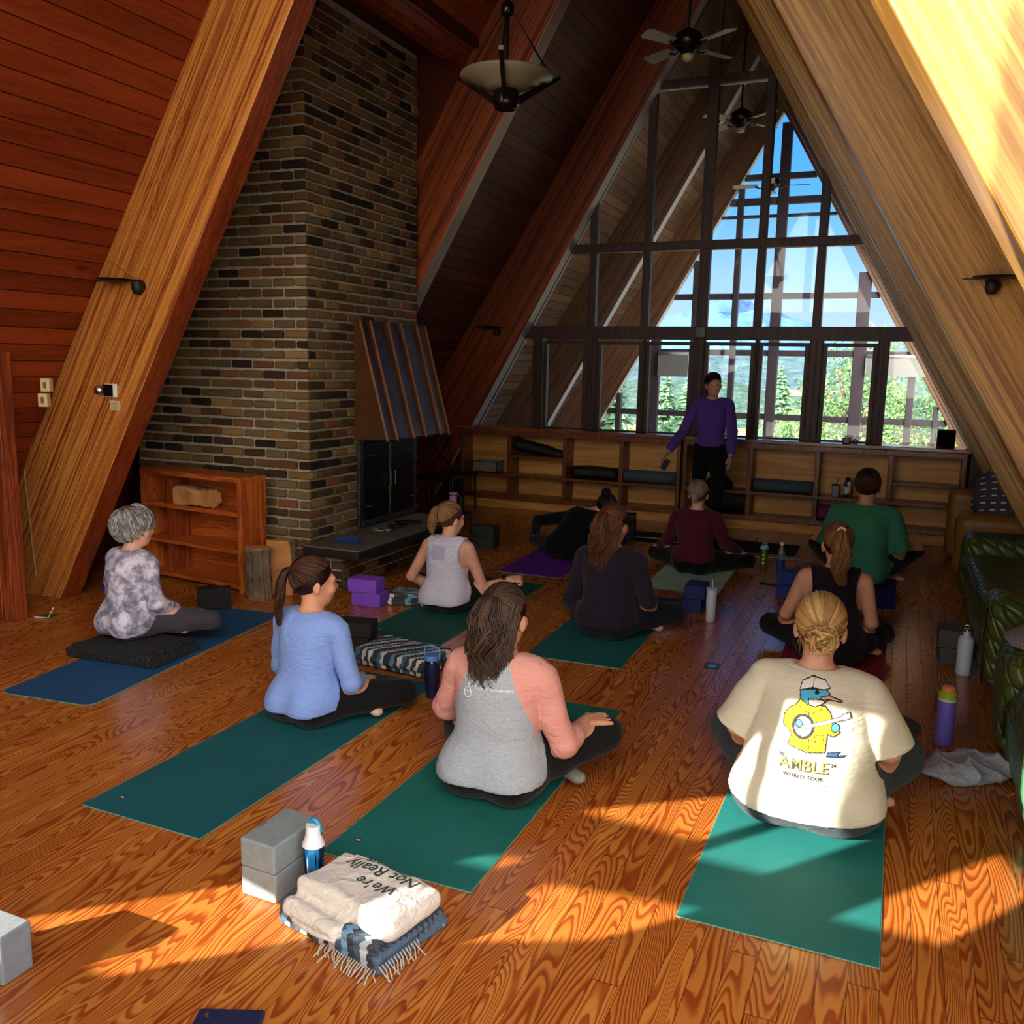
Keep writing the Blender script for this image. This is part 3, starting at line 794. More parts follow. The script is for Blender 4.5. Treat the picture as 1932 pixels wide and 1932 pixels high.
wall_holes('wall_back_unseen', [(-6.5, 0), (2.26, 0), (-2.12, 6.85)], holes, -1.30, MAT['dark'])
for k, q in enumerate(holes):
    xs = [p[0] for p in q]; zs = [p[1] for p in q]
    fr = MB(); n = len(q)
    for i in range(n):
        a = Vector((q[i][0], -1.30, q[i][1])); b = Vector((q[(i+1) % n][0], -1.30, q[(i+1) % n][1])); fr.tube([a, b], .012, 4)
    w = fr.build('window_%d' % (k+11), MAT['dark']); struct(w)  # frame round an added opening, shaped for the light it lets in
    g_ = MB().add([(p[0], -1.28, p[1]) for p in q], [tuple(range(n))]).build('pane', MAT['glass'], w, fix=False)

# ------------------------------------------------------------ front window wall
YW = 10.45
def edgeL(z): return XC-(5.98-z)/1.765
def edgeR(z): return XC+(5.98-z)/1.765
W = MB()
def vbar(x, z0, z1, w=.075, d=.10, mi=0):
    z1 = min(z1, 5.98-1.765*abs(x-XC)+.06)
    W.box((x-w/2, YW-.02, z0), (x+w/2, YW-.02+d, z1), mi)
for x, z0, z1 in ((-3.47, 2.2, 9), (-2.82, 2.2, 9), (-2.15, 2.2, 9), (-1.53, 2.2, 9), (-.90, 2.2, 9)): vbar(x, z0, z1, .09 if abs(x+2.15) > .01 else .12)
for z, h_ in ((2.16, .15), (3.135, .10), (4.88, .09)):
    W.box((edgeL(z)-.05, YW-.035, z-h_/2), (edgeR(z)+.05, YW+.09, z+h_/2))
for sd in (-1, 1):   # raking frame
    for off, w_, dd in ((0, .09, .12), (.09, .13, .05)):
        a0 = 5.98+1.765*off*1.15; P = [(XC+sd*(a0-.9)/1.765, .9), (XC, a0), (XC, a0+w_*2.03), (XC+sd*(a0+w_*2.03-.9)/1.765, .9)]
        W.prism(P, YW-.03, YW-.03+dd)
win = struct(W.build('window_1', MAT['dark'], bevel=.006))
struct(MB().box((-2.19, YW-.06, 1.0), (-2.09, YW+.08, 2.10)).build('trim_4', MAT['dark'], bevel=.008))
low = [(-4.014, -3.548), (-3.321, -2.858), (-2.73, -2.268), (-2.049, -1.575), (-1.448, -.995), (-.764, -.303)]
piers = [(-4.20, -4.075)]+[(low[i][1]+.045, low[i+1][0]-.045) for i in range(5)]+[(-.258, -.14)]
pm = MB()
for a, b in piers:
    pm.box((a, YW-.05, .98), (b, YW+.10, 2.10))
    for e in (a+.012, b-.012, (a+b)/2): pm.box((e-.008, YW-.065, .98), (e+.008, YW-.05, 2.10))
struct(pm.build('trim_5', MAT['dark'], bevel=.003))
for k, (a, b) in enumerate(low):
    fr = MB()
    for q in ((a-.045, a, 1., 2.06), (b, b+.045, 1., 2.06), (a, b, 2.02, 2.06), (a, b, .985, 1.012)):
        fr.box((q[0], YW-.045, q[2]), (q[1], YW+.03, q[3]))
    s = struct(fr.build('window_%d' % (k+2), MAT['dark'], bevel=.004))
    MB().box((a, YW, 1.0), (b, YW+.006, 2.03)).build('pane', MAT['glass'], s)
    if k in (0, 1, 2):
        h_ = MB().tube([(a+.05 if k else a+.035, YW-.06, 1.01), (a+.05, YW-.10, 1.03), (a+.045, YW-.09, 1.10)], .007, 6); h_.build('window_crank', MAT['chrome'], s)
def pane(poly):
    n = len(poly); mb = MB().prism(poly, YW+.01, YW+.016); return mb.build('pane', MAT['glass'], win)
def clipx(x, z): return max(edgeL(z), min(edgeR(z), x))
cols = [-9, -3.47, -2.82, -2.15, -1.53, -.90, 9]
for z0, z1 in ((2.23, 3.09), (3.18, 4.84), (4.92, 5.9)):
    for a, b in zip(cols, cols[1:]):
        zt = 9
        P = []
        pts = [(a, z0), (b, z0), (b, z1), (a, z1)]
        # clip the rectangle by the two raking edges
        poly = pts
        for sd in (-1, 1):
            out = []
            for i in range(len(poly)):
                p, q = poly[i], poly[(i+1) % len(poly)]
                fp = (5.98-p[1])/1.765-sd*(p[0]-XC); fq = (5.98-q[1])/1.765-sd*(q[0]-XC)
                if fp >= 0: out.append(p)
                if (fp >= 0) != (fq >= 0):
                    t = fp/(fp-fq); out.append((p[0]+t*(q[0]-p[0]), p[1]+t*(q[1]-p[1])))
            poly = out
            if len(poly) < 3: break
        if len(poly) >= 3: pane(poly)
for sd, x in ((-1, -4.20), (1, -.14)):
    za, zb = 1.0, 2.08
    P = [(x, za), (edgeL(za) if sd < 0 else edgeR(za), za), (edgeL(zb) if sd < 0 else edgeR(zb), zb), (x, zb)]; pane(P)
# bright aluminium glazing strips along the raking edges
al = MB()
for sd in (-1, 1):
    for (z0, z1) in ((1.0, 2.08), (2.24, 3.08), (3.19, 4.5)):
        e = lambda z: XC+sd*((5.98-z)/1.765-.012); al.tube([(e(z0), YW+.02, z0), (e(z1), YW+.02, z1)], .010, 4)
for a, b in ((-2.77, -2.21), (-2.09, -1.58)): al.tube([(a, YW+.02, 4.83), (b, YW+.02, 4.83)], .012, 4)
al.build('glazing_strip', MAT['whitepaint'], win)
# knee walls either side of the cabinets
k_ = MB().box((-6.4, 10.3, 0), (-5.11, 10.5, 2.2)).box((.72, 10.3, 0), (2.2, 10.5, 2.2)).box((-5.13, 10.49, 0), (.74, 10.53, .98))
struct(k_.build('wall_front', MAT['dark']))

# ------------------------------------------------------------ long low cabinets under the windows
XS = [-5.03, -4.385, -3.655, -2.95, -2.27]; XS2 = [-2.20, -1.47, -.76, -.03, .66]
YF, YR = 10.15, 10.45
def cabinet(xs, label, extra):
    r = thing('shelf_cabinet', label, 'shelf cabinet', ((xs[0]+xs[-1])/2, YF, 0))
    ox = r.location.x; mb = MB()
    def bx(lo, hi, m): m.box((lo[0]-ox, lo[1]-YF, lo[2]), (hi[0]-ox, hi[1]-YF, hi[2]))
    for x in xs:
        m = MB(); w = .045 if x in (xs[0], xs[-1]) else .05; bx((x-w/2, YF, .10), (x+w/2, YR, .955), m); m.build('divider', MAT['cab'], r, bevel=.004)
    m = MB(); bx((xs[0], YF+.27, .10), (xs[-1], YR, .955), m); m.build('back_panel', MAT['ply'], r)
    m = MB(); bx((xs[0]-.01, YF-.01, .385), (xs[-1]+.01, YR, .42), m); m.build('shelf', MAT['cab'], r, bevel=.004)
    m = MB(); bx((xs[0]-.02, YF-.012, .10), (xs[-1]+.02, YR, .15), m); m.build('bottom_board', MAT['cab'], r, bevel=.004)
    m = MB(); bx((xs[0]-.02, YF-.05, 0), (xs[-1]+.02, YF+.02, .10), m); m.build('plinth', MAT['ply'], r, bevel=.004)
    m = MB(); bx((xs[0]-.02, YF-.012, .90), (xs[-1]+.02, YF+.02, .957), m); m.build('top_rail', MAT['cab'], r, bevel=.004)
    for a, b, z in extra:
        m = MB(); bx((a, YF, z), (b, YR, z+.03), m); m.build('shelf', MAT['cab'], r, bevel=.003)
    return r
cabinet(XS, 'long low wooden shelf cabinet under the windows, left of the standing woman', [(-4.36, -3.68, .63)])
cabinet(XS2, 'long low wooden shelf cabinet under the windows, right part behind the green-shirted man', [(-.005, .635, .59)])
c = MB().box((-5.10, 10.11, .957), (.71, 10.47, 1.0)); tag(c.build('countertop', wood('counter', '9a5a30', '63301a', 'x', .8, .22, coat=.5), bevel=.006), 'long polished wooden windowsill counter along the window wall', 'countertop')

# ------------------------------------------------------------ chimney: brick relief
def brickwork(name, x0, x1, y0, y1, z0, z1, faces, parent=None, seed=1):
    rnd = random.Random(seed); B = MB(); pz = .0765; L = .208; j = .021
    pal = ['8a6c40', '7a5c38', '5f472c', '94734a', '6f5232', 'a07e50', '4a3626', '85583a', '94603c', '786648', '382a20', '8c7550']
    def one(lo, hi, out):
        c = lin(rnd.choice(pal)); k = rnd.uniform(.55, .95); c = tuple(q*k for q in c[:3])
        B.box(lo, hi, 0, col=c)
    n = int((z1-z0)/pz)
    for r in range(n):
        za = z0+r*pz+j/2; zb = za+pz-j; off = (r % 2)*L/2
        if 'x+' in faces:
            y = y0-off if r % 2 else y0
            t = y0
            first = L/2 if r % 2 else L
            e = y0
            while e < y1-.03:
                w = first if e == y0 else L; w = min(w, y1-e)
                q = rnd.uniform(.0, .012); one((x1-.06, e+(j/2 if e > y0 else -.0), za+rnd.uniform(-.002, .002)), (x1+.008+q, e+w-j/2, zb+rnd.uniform(-.002, .002)), 'x'); e += w
        if 'y-' in faces:
            e = x1; first = L if r % 2 else L/2
            while e > x0+.03:
                w = first if e == x1 else L; w = min(w, e-x0)
                q = rnd.uniform(.0, .012); one((e-w+j/2, y0-.008-q, za+rnd.uniform(-.002, .002)), (e-(j/2 if e < x1 else -.008), y0+.06, zb+rnd.uniform(-.002, .002)), 'y'); e -= w
    core = MB().box((x0, y0+.012, z0), (x1-.012, y1, z1))
    return core, B
ch = thing('chimney', 'tall brown brick chimney breast rising through the sloping ceiling', 'chimney', (-4.12, 5.68, 0))
def rel(mb, o): mb.v = [(v[0]-o[0], v[1]-o[1], v[2]-o[2]) for v in mb.v]; return mb
OC = (-4.12, 5.68, 0)
core, B = brickwork('b', -5.85, -4.12, 5.68, 7.36, 0, 4.41, ('x+', 'y-'))
# leave the firebox opening free: bricks behind the doors are simply behind them
rel(core, OC).build('mortar', MAT['mortar'], ch)
bo = rel(B, OC).build('bricks', MAT['brick'], ch, bevel=.010, seg=2)
# hood
hood = thing('fireplace_hood', 'tapered dark copper hood with raised seams over the fireplace', 'hood', (-4.06, 6.82, 1.13))
HX0, Y0, Y1, ZB, ZT = -4.10, 6.28, 7.36, 1.13, 2.09
def hp(x, y, z): return (x-(-4.06), y-6.82, z-1.13)
xb, xt = -3.80, -4.06
m = MB().add([hp(xb, Y0, ZB), hp(xb, Y1, ZB), hp(xt, Y1-.0, ZT), hp(xt, Y0, ZT)], [(0, 1, 2, 3)]); m.build('front_sheet', MAT['copper'], hood)
m = MB()
for y in (Y0, Y1): m.add([hp(HX0, y, ZB), hp(xb, y, ZB), hp(xt, y, ZT), hp(HX0, y, ZT)], [(0, 1, 2, 3)])
m.add([hp(HX0, Y0, ZB), hp(xb, Y0, ZB), hp(xb, Y1, ZB), hp(HX0, Y1, ZB)], [(0, 1, 2, 3)])
m.build('side_sheets', MAT['copper_side'], hood)
for k in range(6):
    y = Y0+(Y1-Y0)*(k/5 if k else .0)
    if k in (1, 4): y += (-.06 if k == 1 else .06)
    m = MB().tube([hp(xb+.012, y, ZB-.01), hp(xt+.012, y, ZT)], .014, 6); m.build('seam', MAT['rib'], hood, smooth='auto')
# doors
dr = thing('fireplace_doors', 'black iron double fireplace doors with hammered frame under the hood', 'fireplace doors', (-4.05, 6.78, .38))
def dp(mb): return rel(mb, (-4.05, 6.78, .38))
m = MB(); X = -4.10
for lo, hi in (((-.0, 6.30, .38), (.03, 6.36, 1.15)), ((0, 7.20, .38), (.03, 7.26, 1.15)), ((0, 6.36, .38), (.03, 7.20, .43)), ((0, 6.36, 1.09), (.03, 7.20, 1.15))): m.box((X+lo[0], lo[1], lo[2]), (X+.03, hi[1], hi[2]))
dp(m).build('frame', MAT['ironedge'], dr, bevel=.006)
for a, b in ((6.365, 6.775), (6.785, 7.195)):
    m = MB().box((X+.005, a, .435), (X+.035, b, 1.085)); d_ = dp(m).build('door', MAT['iron'], dr, bevel=.006)
    s = 1 if a < 6.5 else -1; yc = 6.74 if s > 0 else 6.82
    m = MB().tube([(X+.035, yc, .70), (X+.065, yc, .70), (X+.065, yc, .82), (X+.035, yc, .82)], .007, 6); dp(m).build('handle', MAT['chrome'], d_, smooth='auto')
    for z in (.55, .98):
        ye = a+.02 if s > 0 else b-.02
        m = MB().tube([(X+.04, ye, z), (X+.04, ye+s*.13, z)], [.008, .003], 6); dp(m).build('strap_hinge', MAT['ironedge'], d_)
m = MB().box((X+.03, 6.765, .44), (X+.045, 6.795, 1.08)); dp(m).build('meeting_stile', MAT['ironedge'], dr, bevel=.004)
# hearth
he = thing('hearth', 'raised dark stone hearth slab in front of the fireplace', 'hearth', (-3.85, 6.5, 0))
def hr(mb): return rel(mb, (-3.85, 6.5, 0))
core, B = brickwork('h', -4.10, -3.86, 5.72, 7.30, 0, .29, ('x+', 'y-'), seed=5)
hr(core).build('mortar', MAT['mortar'], he); hr(B).build('brick_base', MAT['brick'], he, bevel=.005)
rr = random.Random(3)
m = MB().box((-4.10, 5.55, .29), (-3.60, 7.32, .352)); hr(m).build('slab_edge', MAT['slate_edge'], he, bevel=.006)
m = MB().box((-4.10, 5.555, .352), (-3.605, 7.31, .368)); hr(m).build('slab_top', MAT['slate'], he, bevel=.004)
# open bookcase beside the chimney
bc = thing('bookcase', 'open wooden bookcase with three shelves beside the brick chimney', 'bookcase', (-5.0, 5.33, 0), math.atan2(-.128, 1.117))
w, d, H_, t = 1.12, .26, .885, .04
MB().box((-w/2, .0, 0), (-w/2+t, d, H_-t)).build('side_panel', MAT['shelfw'], bc, bevel=.003)
MB().box((w/2-t, .0, 0), (w/2, d, H_-t)).build('side_panel', MAT['shelfw'], bc, bevel=.003)
hz = wood('bookcase_boards', 'c8682a', '8f3e14', 'x', 1., .4, ring=8)
MB().box((-w/2, 0, H_-t), (w/2, d, H_)).build('top', hz, bc, bevel=.003)
MB().box((-w/2+t, d-.02, .03), (w/2-t, d-.002, H_-t)).build('back_panel', hz, bc)
for z in (.03, .30, .585): MB().box((-w/2+t, .005, z), (w/2-t, d-.02, z+.035)).build('shelf', hz, bc, bevel=.003)
MB().box((-w/2+.28, .02, .065), (-w/2+.30, d-.02, H_-t)).build('inner_batten', MAT['post'], bc)
# ------------------------------------------------------------ more implicit helpers: rounded boxes
_pd0 = pdist
def pdist(p, X):
    if p[0] == 'b':
        c, hf, R, k, r = p[1:6]; q = X-c
        if R is not None: q = q @ R
        q = np.abs(q)-(hf-r); return np.sqrt((np.maximum(q, 0)**2).sum(-1))+np.minimum(q.max(-1), 0)-r
    return _pd0(p, X)
def rbox(c, size, r=.03, R=None, k=.01): return ('b', np.array(c, float), np.array(size, float)/2, R, k, r)
_f0 = Grid.field
def _field(s, prims, infl=0.):
    D = np.full(s.n, .2)
    for p in prims:
        lo, hi = bounds([p], 0); k = p[5] if p[0] == 'c' else p[4]
        m = infl+k+.05; sl = s.sl(lo-m, hi+m)
        if any(q.stop <= q.start for q in sl): continue
        D[sl] = smin(D[sl], pdist(p, s.pts(sl))-infl, k)
    return D
Grid.field = _field
_b0 = bounds
def bounds(prims, m=.04):
    lo = np.full(3, 9e9); hi = -lo
    for p in prims:
        if p[0] == 'b': R = np.linalg.norm(p[2]) if p[3] is not None else p[2]; a = p[1]-R; b = p[1]+R
        else: a, b = _b0([p], 0)
        lo = np.minimum(lo, a); hi = np.maximum(hi, b)
    return lo-m, hi+m

# ------------------------------------------------------------ yoga mats
def rubber(name, c, var=.12): 
    g = G(name); o = g.obj(); n1 = g.noise(g.map(o, (1, 9, 1)), 60, 3, .6); n2 = g.noise(o, 4, 4, .6); a = lin(c)
    f_ = g.math('MULTIPLY_ADD', n1, .45, g.math('MULTIPLY', n2, .55))
    cc = g.ramp(f_, [(.3, tuple(q*(1-var*1.8) for q in a[:3])+(1,)), (.7, tuple(min(1, q*(1+var*1.6)) for q in a[:3])+(1,))])
    return g.bsdf(cc, .72, 0, Normal=g.bump(n1, .25, .002), Specular_IOR_Level=.3)
def ymat(cx, y0, y1, w, rz, c, label, rounded=.0, mark=None, group=None):
    L = y1-y0; r = thing('yoga_mat', label, 'yoga mat', (cx, y0, 0), rz, 'yoga mats laid out on the wooden floor'); P = []
    for sx, sy in ((1, 0), (1, 1), (-1, 1), (-1, 0)):
        px, py = sx*w/2, sy*L
        if rounded:
            for k in range(5):
                a = {(1, 0): -PI/2, (1, 1): 0, (-1, 1): PI/2, (-1, 0): PI}[(sx, sy)]+k*PI/8
                P.append((px-sx*rounded+math.cos(a)*rounded, py+(rounded if sy == 0 else -rounded)+math.sin(a)*rounded))
        else: P.append((px, py))
    m = MB().prism(P, 0.001, .006, 'z'); m.build('mat_sheet', rubber('mat_rubber', c), r, bevel=.0015, seg=1)
    e = MB(); pts = P+[P[0]]
    for a, b in zip(pts, pts[1:]): e.tube([(a[0], a[1], .003), (b[0], b[1], .003)], .0022, 4)
    a = lin(c); e.build('mat_edge', plain('mat_edge', (min(1, a[0]*.6+.35), min(1, a[1]*.6+.35), min(1, a[2]*.6+.33)), .8) if False else MAT.setdefault('matedge', plain('mat_edge', '6f9a86', .8)), r)
    if mark:
        q = MB(); x, y = mark
        q.lathe([(0, .0061), (.013, .0061), (.013, .0068), (0, .0068)], 16, (x, y, 0)); q.build('logo_disc', plain('logo_dark', '3a2430', .7), r)
        q = MB()
        for k, (dx, dy) in enumerate(((-.004, 0), (.004, 0))): q.add(*ring((x+dx, y+dy, .0072), .0036, .0009, 10, 4, 2))
        q.build('logo_mark', plain('logo_pink', 'e7b9c0', .7), r)
    return r
ymat(-3.93, 3.11, 4.93, .58, .11, '1d4c74', 'navy blue yoga mat with rounded corners under the grey-haired woman', .06)
ymat(-2.54, 2.38, 4.20, .60, -.01, '14555a', 'dark teal yoga mat under the woman in the light blue top', mark=(-.20, .11))
ymat(-1.487, 2.495, 4.27, .60, .0, '17635a', 'green yoga mat under the woman in the pink-sleeved raglan shirt', mark=(-.22, .12))
ymat(-.223, 2.66, 4.46, .61, .0, '1c6e68', 'bright teal yoga mat under the woman in the cream graphic tee')
ymat(-2.84, 4.83, 6.62, .60, -.02, '134f4c', 'teal green yoga mat under the woman in the white tank top', mark=(-.20, .10))
ymat(-1.68, 4.90, 6.66, .60, .02, '17595b', 'teal yoga mat under the woman in the dark plum jacket')
ymat(-2.77, 6.88, 8.62, .58, .03, '66299c', 'purple yoga mat under the person bending sideways in black')
ymat(-1.49, 6.93, 8.70, .60, .03, 'a9c9bb', 'pale mint yoga mat under the woman in maroon')
ymat(-.20, 7.10, 8.85, .60, .0, '2f2a78', 'indigo yoga mat under the man in the green shirt')
ymat(-.25, 5.05, 6.86, .60, .0, '8c2238', 'red yoga mat under the woman in the black tank top')
r_ = ymat(-.80, 9.06, 10.85, .60, PI/2, '241a18', 'dark brown yoga mat lying crosswise at the standing woman\'s feet')

# ------------------------------------------------------------ blocks
def foam(name, c): return plain(name, c, .8, bump=.25, bscale=160, var=.08)
def block(x, y, z, sx, sy, sz, rz, c, label, cat='yoga block', group=None, word=None):
    r = thing('yoga_block', label, cat, (x, y, z), rz, 'foam yoga blocks on the floor')
    MB().box((-sx/2, -sy/2, 0), (sx/2, sy/2, sz)).build('foam_body', foam('foam', c), r, bevel=.008, seg=3)
    if word: text_flat(word, .016, r, (-sx/2+.012, -sy/2+.10, sz+.0008), PI/2*1.0, plain('emboss_ink', '2c2c2c', .8))
    return r
def text_mesh(txt, size, shear=0., bold=0., spacing=1.):
    cu = bpy.data.curves.new('t', 'FONT'); cu.body = txt; cu.size = size; cu.shear = shear; cu.offset = bold; cu.align_x = 'CENTER'; cu.align_y = 'CENTER'; cu.resolution_u = 3; cu.space_character = spacing
    ob = bpy.data.objects.new('t', cu); COL.objects.link(ob); bpy.context.view_layer.update()
    me = bpy.data.meshes.new_from_object(ob.evaluated_get(bpy.context.evaluated_depsgraph_get())); bpy.data.objects.remove(ob); bpy.data.curves.remove(cu)
    V = [v.co.copy() for v in me.vertices]; F = [tuple(p.vertices) for p in me.polygons]; bpy.data.meshes.remove(me); return V, F
def text_flat(txt, size, parent, loc, rz, mat, rot=None, name='lettering', **kw):
    V, F = text_mesh(txt, size, **kw); mb = MB(); mb.add([tuple(v) for v in V], F); o = mb.build(name, mat, parent, fix=False); o.location = loc; o.rotation_euler = rot or (0, 0, rz); return o
block(-1.80, 2.285, 0, .145, .23, .10, -.03, '7f8684', 'grey foam yoga block in the foreground, lower of the two beside the blue bottle', word=None)
block(-1.80, 2.285, .101, .145, .23, .10, -.05, '7f8684', 'grey foam yoga block in the foreground, upper of the two beside the blue bottle', word='Gaiam')
block(-2.288, 1.58, 0, .23, .10, .15, .0, '7c8180', 'grey foam yoga block standing alone at the lower left corner')
block(-3.45, 5.47, 0, .23, .15, .10, .10, '7c45c8', 'purple foam yoga block, lower of the stacked pair on the floor')
block(-3.475, 5.46, .101, .23, .15, .10, .10, '8049cc', 'purple foam yoga block, upper of the stacked pair on the floor')
block(-1.275, 6.44, 0, .15, .22, .10, 0, '1a2a66', 'navy foam yoga block, lower of the pair beside the white straw tumbler')
block(-1.255, 6.44, .101, .15, .22, .10, .05, '1a2a66', 'navy foam yoga block, upper of the pair beside the white straw tumbler')
block(-.66, 7.20, 0, .23, .15, .10, .06, '1c357e', 'blue foam yoga block, lower of the pair left of the ponytailed woman in black')
block(-.65, 7.20, .101, .23, .15, .10, -.04, '1c357e', 'blue foam yoga block, upper of the pair left of the ponytailed woman in black')
block(.43, 5.98, 0, .17, .23, .11, .05, '4a4741', 'dark grey foam yoga block by the sofa, lower of the pair behind the white bottle')
block(.42, 5.98, .111, .17, .23, .11, .0, '4a4741', 'dark grey foam yoga block by the sofa, upper of the pair behind the white bottle')
block(-4.36, 4.86, .007, .23, .10, .15, .75, '141212', 'black foam yoga block standing on the far end of the navy mat')
block(-2.96, 4.52, 0, .23, .15, .10, .2, '161313', 'black foam yoga block, lower of the pair behind the woman in light blue')
block(-2.95, 4.52, .101, .23, .15, .09, .25, '161313', 'black foam yoga block, upper of the pair behind the woman in light blue')
block(-3.59, 7.78, 0, .23, .16, .11, .05, '20221f', 'dark green-black yoga block, lower of the pair between hearth and purple mat')
block(-3.59, 7.78, .111, .23, .16, .11, 0, '20221f', 'dark green-black yoga block, upper of the pair between hearth and purple mat')

# ------------------------------------------------------------ bottles
def lz(r, n, prof, m, c=(0, 0, 0), seg=28): return MB().lathe(prof, seg, c).build(n, m, r, smooth='auto')
r = thing('water_bottle', 'blue metallic filter bottle with white top and blue strap beside the grey blocks', 'water bottle', (-1.655, 2.27, 0))
g = G('swirl_metal'); o_ = g.obj(); a_ = g.noise(g.map(o_, (14, 14, 5)), 1.2, 2, .5, 1.2)
g.bsdf(g.ramp(a_, [(.40, lin('0b1c3c')), (.46, lin('1a78b4')), (.58, lin('1f86c0')), (.62, lin('0a1830'))]), .15, .35)
MAT['swirl'] = g.m
lz(r, 'body', [(.031, 0), (.034, .004), (.034, .178), (.031, .184)], MAT['swirl'])
lz(r, 'cap_base', [(.037, .180), (.036, .186), (.026, .215), (.024, .245), (.0235, .250), (0, .250)], plain('cap_white', 'dcdadd', .35))
m = MB(); m.tube([(.025*math.cos(a), .004, .222+.045*math.sin(a)) for a in np.linspace(0, PI, 14)], .008, 6, flat=.35); m.build('carry_strap', plain('strap_teal', '2287b0', .5), r, smooth=True)
for s in (-1, 1): MB().lathe([(0, -.003), (.006, -.003), (.006, .003), (0, .003)], 12, (s*.027, .004, .222), axis='x').build('rivet', MAT['chrome'], r)
r = thing('tumbler', 'navy insulated tumbler with light blue lid and handle beside the striped blanket', 'tumbler', (-2.16, 4.03, 0))
lz(r, 'body', [(.031, 0), (.034, .003), (.037, .07), (.041, .075), (.042, .195), (.0, .2)], plain('navy_coat', '15204c', .35, bump=.1, bscale=200))
lz(r, 'steel_band', [(.0405, .195), (.0405, .210), (.0, .211)], MAT['chrome'])
lz(r, 'lid', [(.043, .209), (.044, .228), (.040, .234), (0, .234)], plain('lid_blue', '4a7cc0', .4))
MB().tube([(-.042, 0, .215), (-.046, 0, .255), (-.035, 0, .278), (.035, 0, .278), (.046, 0, .255), (.042, 0, .215)], .0045, 8).build('handle', plain('handle_blue', '6f92c8', .4), r, smooth='auto')
r = thing('tumbler', 'white tall tumbler with straw on the floor beside the navy blocks', 'tumbler', (-1.10, 6.18, 0))
lz(r, 'body', [(.030, 0), (.033, .005), (.037, .23), (.0, .231)], plain('tumbler_white', 'c9d0e4', .35))
lz(r, 'lid', [(.039, .228), (.039, .240), (.034, .244), (0, .244)], plain('lid_pale', '9fb4cf', .3))
MB().tube([(.005, 0, .24), (.0, .0, .30)], .004, 8).build('straw', MAT['white'], r, smooth='auto')
r = thing('water_bottle', 'green sports bottle with pale blue lid on the floor behind the walkway', 'water bottle', (-1.0, 8.10, 0))
lz(r, 'body', [(.030, 0), (.034, .01), (.034, .17), (.030, .185)], plain('bottle_green', '5c6a22', .25, Transmission_Weight=.3))
lz(r, 'lid', [(.034, .183), (.035, .205), (.028, .212), (0, .214)], plain('lid_sky', '8fc0d4', .4))
MB().tube([(-.018, 0, .21), (-.012, 0, .232), (.012, 0, .236), (.02, 0, .214)], .006, 8).build('spout', plain('spout_sky', '8fc0d4', .4), r, smooth='auto')
m = MB()
for z in (.05, .085, .12): m.box((-.012, -.036, z), (.012, -.034, z+.022))
m.build('print_marks', plain('print_lime', 'a9b74a', .5), r)
r = thing('water_bottle', 'tall clear water bottle with blue label on the floor', 'water bottle', (-.82, 7.80, 0))
lz(r, 'body', [(.030, 0), (.034, .01), (.034, .20), (.022, .255), (.014, .27), (.014, .29)], plain('clear_plastic', 'b8c4d8', .12, Transmission_Weight=.85))
lz(r, 'label', [(.0348, .06), (.0348, .17)], plain('label_blue', '273a86', .4))
lz(r, 'cap', [(.016, .288), (.016, .312), (0, .314)], MAT['white'])
r = thing('water_bottle', 'lilac bottle with lime collar, orange lid and grey loop in front of the sofa', 'water bottle', (.325, 4.57, 0))
lz(r, 'body', [(.036, 0), (.040, .004), (.0405, .215), (.039, .222)], plain('lilac_coat', '6a5fc8', .38))
lz(r, 'collar', [(.0405, .220), (.041, .232), (.0, .2325)], plain('collar_mint', 'cfe0c0', .4)); lz(r, 'lime_collar', [(.041, .232), (.0405, .262), (.034, .268), (0, .269)], plain('collar_lime', '9eb92c', .4))
lz(r, 'lid', [(.030, .266), (.030, .282), (.018, .293), (0, .294)], plain('lid_orange', 'd98a4a', .4))
MB().tube([(-.036, 0, .245)]+[(-.036+.0*a+.03-.03*math.cos(a), 0, .27+.045*math.sin(a)) for a in np.linspace(.2, PI-.4, 9)]+[(.012, 0, .255)], .007, 6, flat=.6).build('loop', plain('loop_grey', '39414c', .5), r, smooth=True)
text_flat('owala', .030, r, (.0, -.0412, .12), 0, plain('bottle_script', '4e43a8', .4), rot=(PI/2, -PI/2+.1, 0), name='script', shear=.3)
r = thing('water_bottle', 'white metal bottle with steel cap between sofa and walkway', 'water bottle', (.475, 5.74, 0))
lz(r, 'body', [(.036, 0), (.040, .004), (.043, .21), (.038, .225), (.021, .238), (.020, .262), (0, .263)], plain('bottle_white', 'bccbdc', .3))
lz(r, 'cap', [(.018, .26), (.018, .275), (.012, .28), (0, .281)], MAT['chrome'])
MB().add(*ring((0, 0, .287), .015, .003, 14, 5, 1)).build('cap_loop', MAT['chrome'], r, smooth=True)
r = thing('tumbler', 'pink insulated tumbler with straw on the black stool beyond the hearth', 'tumbler', (-4.14, 8.16, .255))
lz(r, 'body', [(.032, 0), (.036, .004), (.040, .17), (0, .171)], plain('pink_coat', 'c77fc0', .4)); lz(r, 'steel_band', [(.039, .170), (.039, .178), (0, .179)], MAT['chrome'])
lz(r, 'lid', [(.042, .178), (.042, .196), (0, .198)], plain('lid_pink', 'cf8ccb', .4)); MB().tube([(0, 0, .19), (-.01, 0, .30)], .0045, 6).build('straw', plain('straw_grey', '5a5058', .4), r)
MB().tube([(.04, 0, .185), (.06, 0, .18), (.058, 0, .16)], .006, 6).build('handle', plain('handle_pink', 'c77fc0', .4), r)
r = thing('stool', 'low black stool in the dark corner carrying the pink tumbler', 'stool', (-4.14, 8.16, 0))
MB().box((-.15, -.15, .22), (.15, .15, .253)).build('seat', MAT['black'], r, bevel=.006)
for sx in (-1, 1):
    for sy in (-1, 1): MB().tube([(sx*.13, sy*.13, .23), (sx*.14, sy*.14, 0)], .012, 6).build('leg', MAT['black'], r)

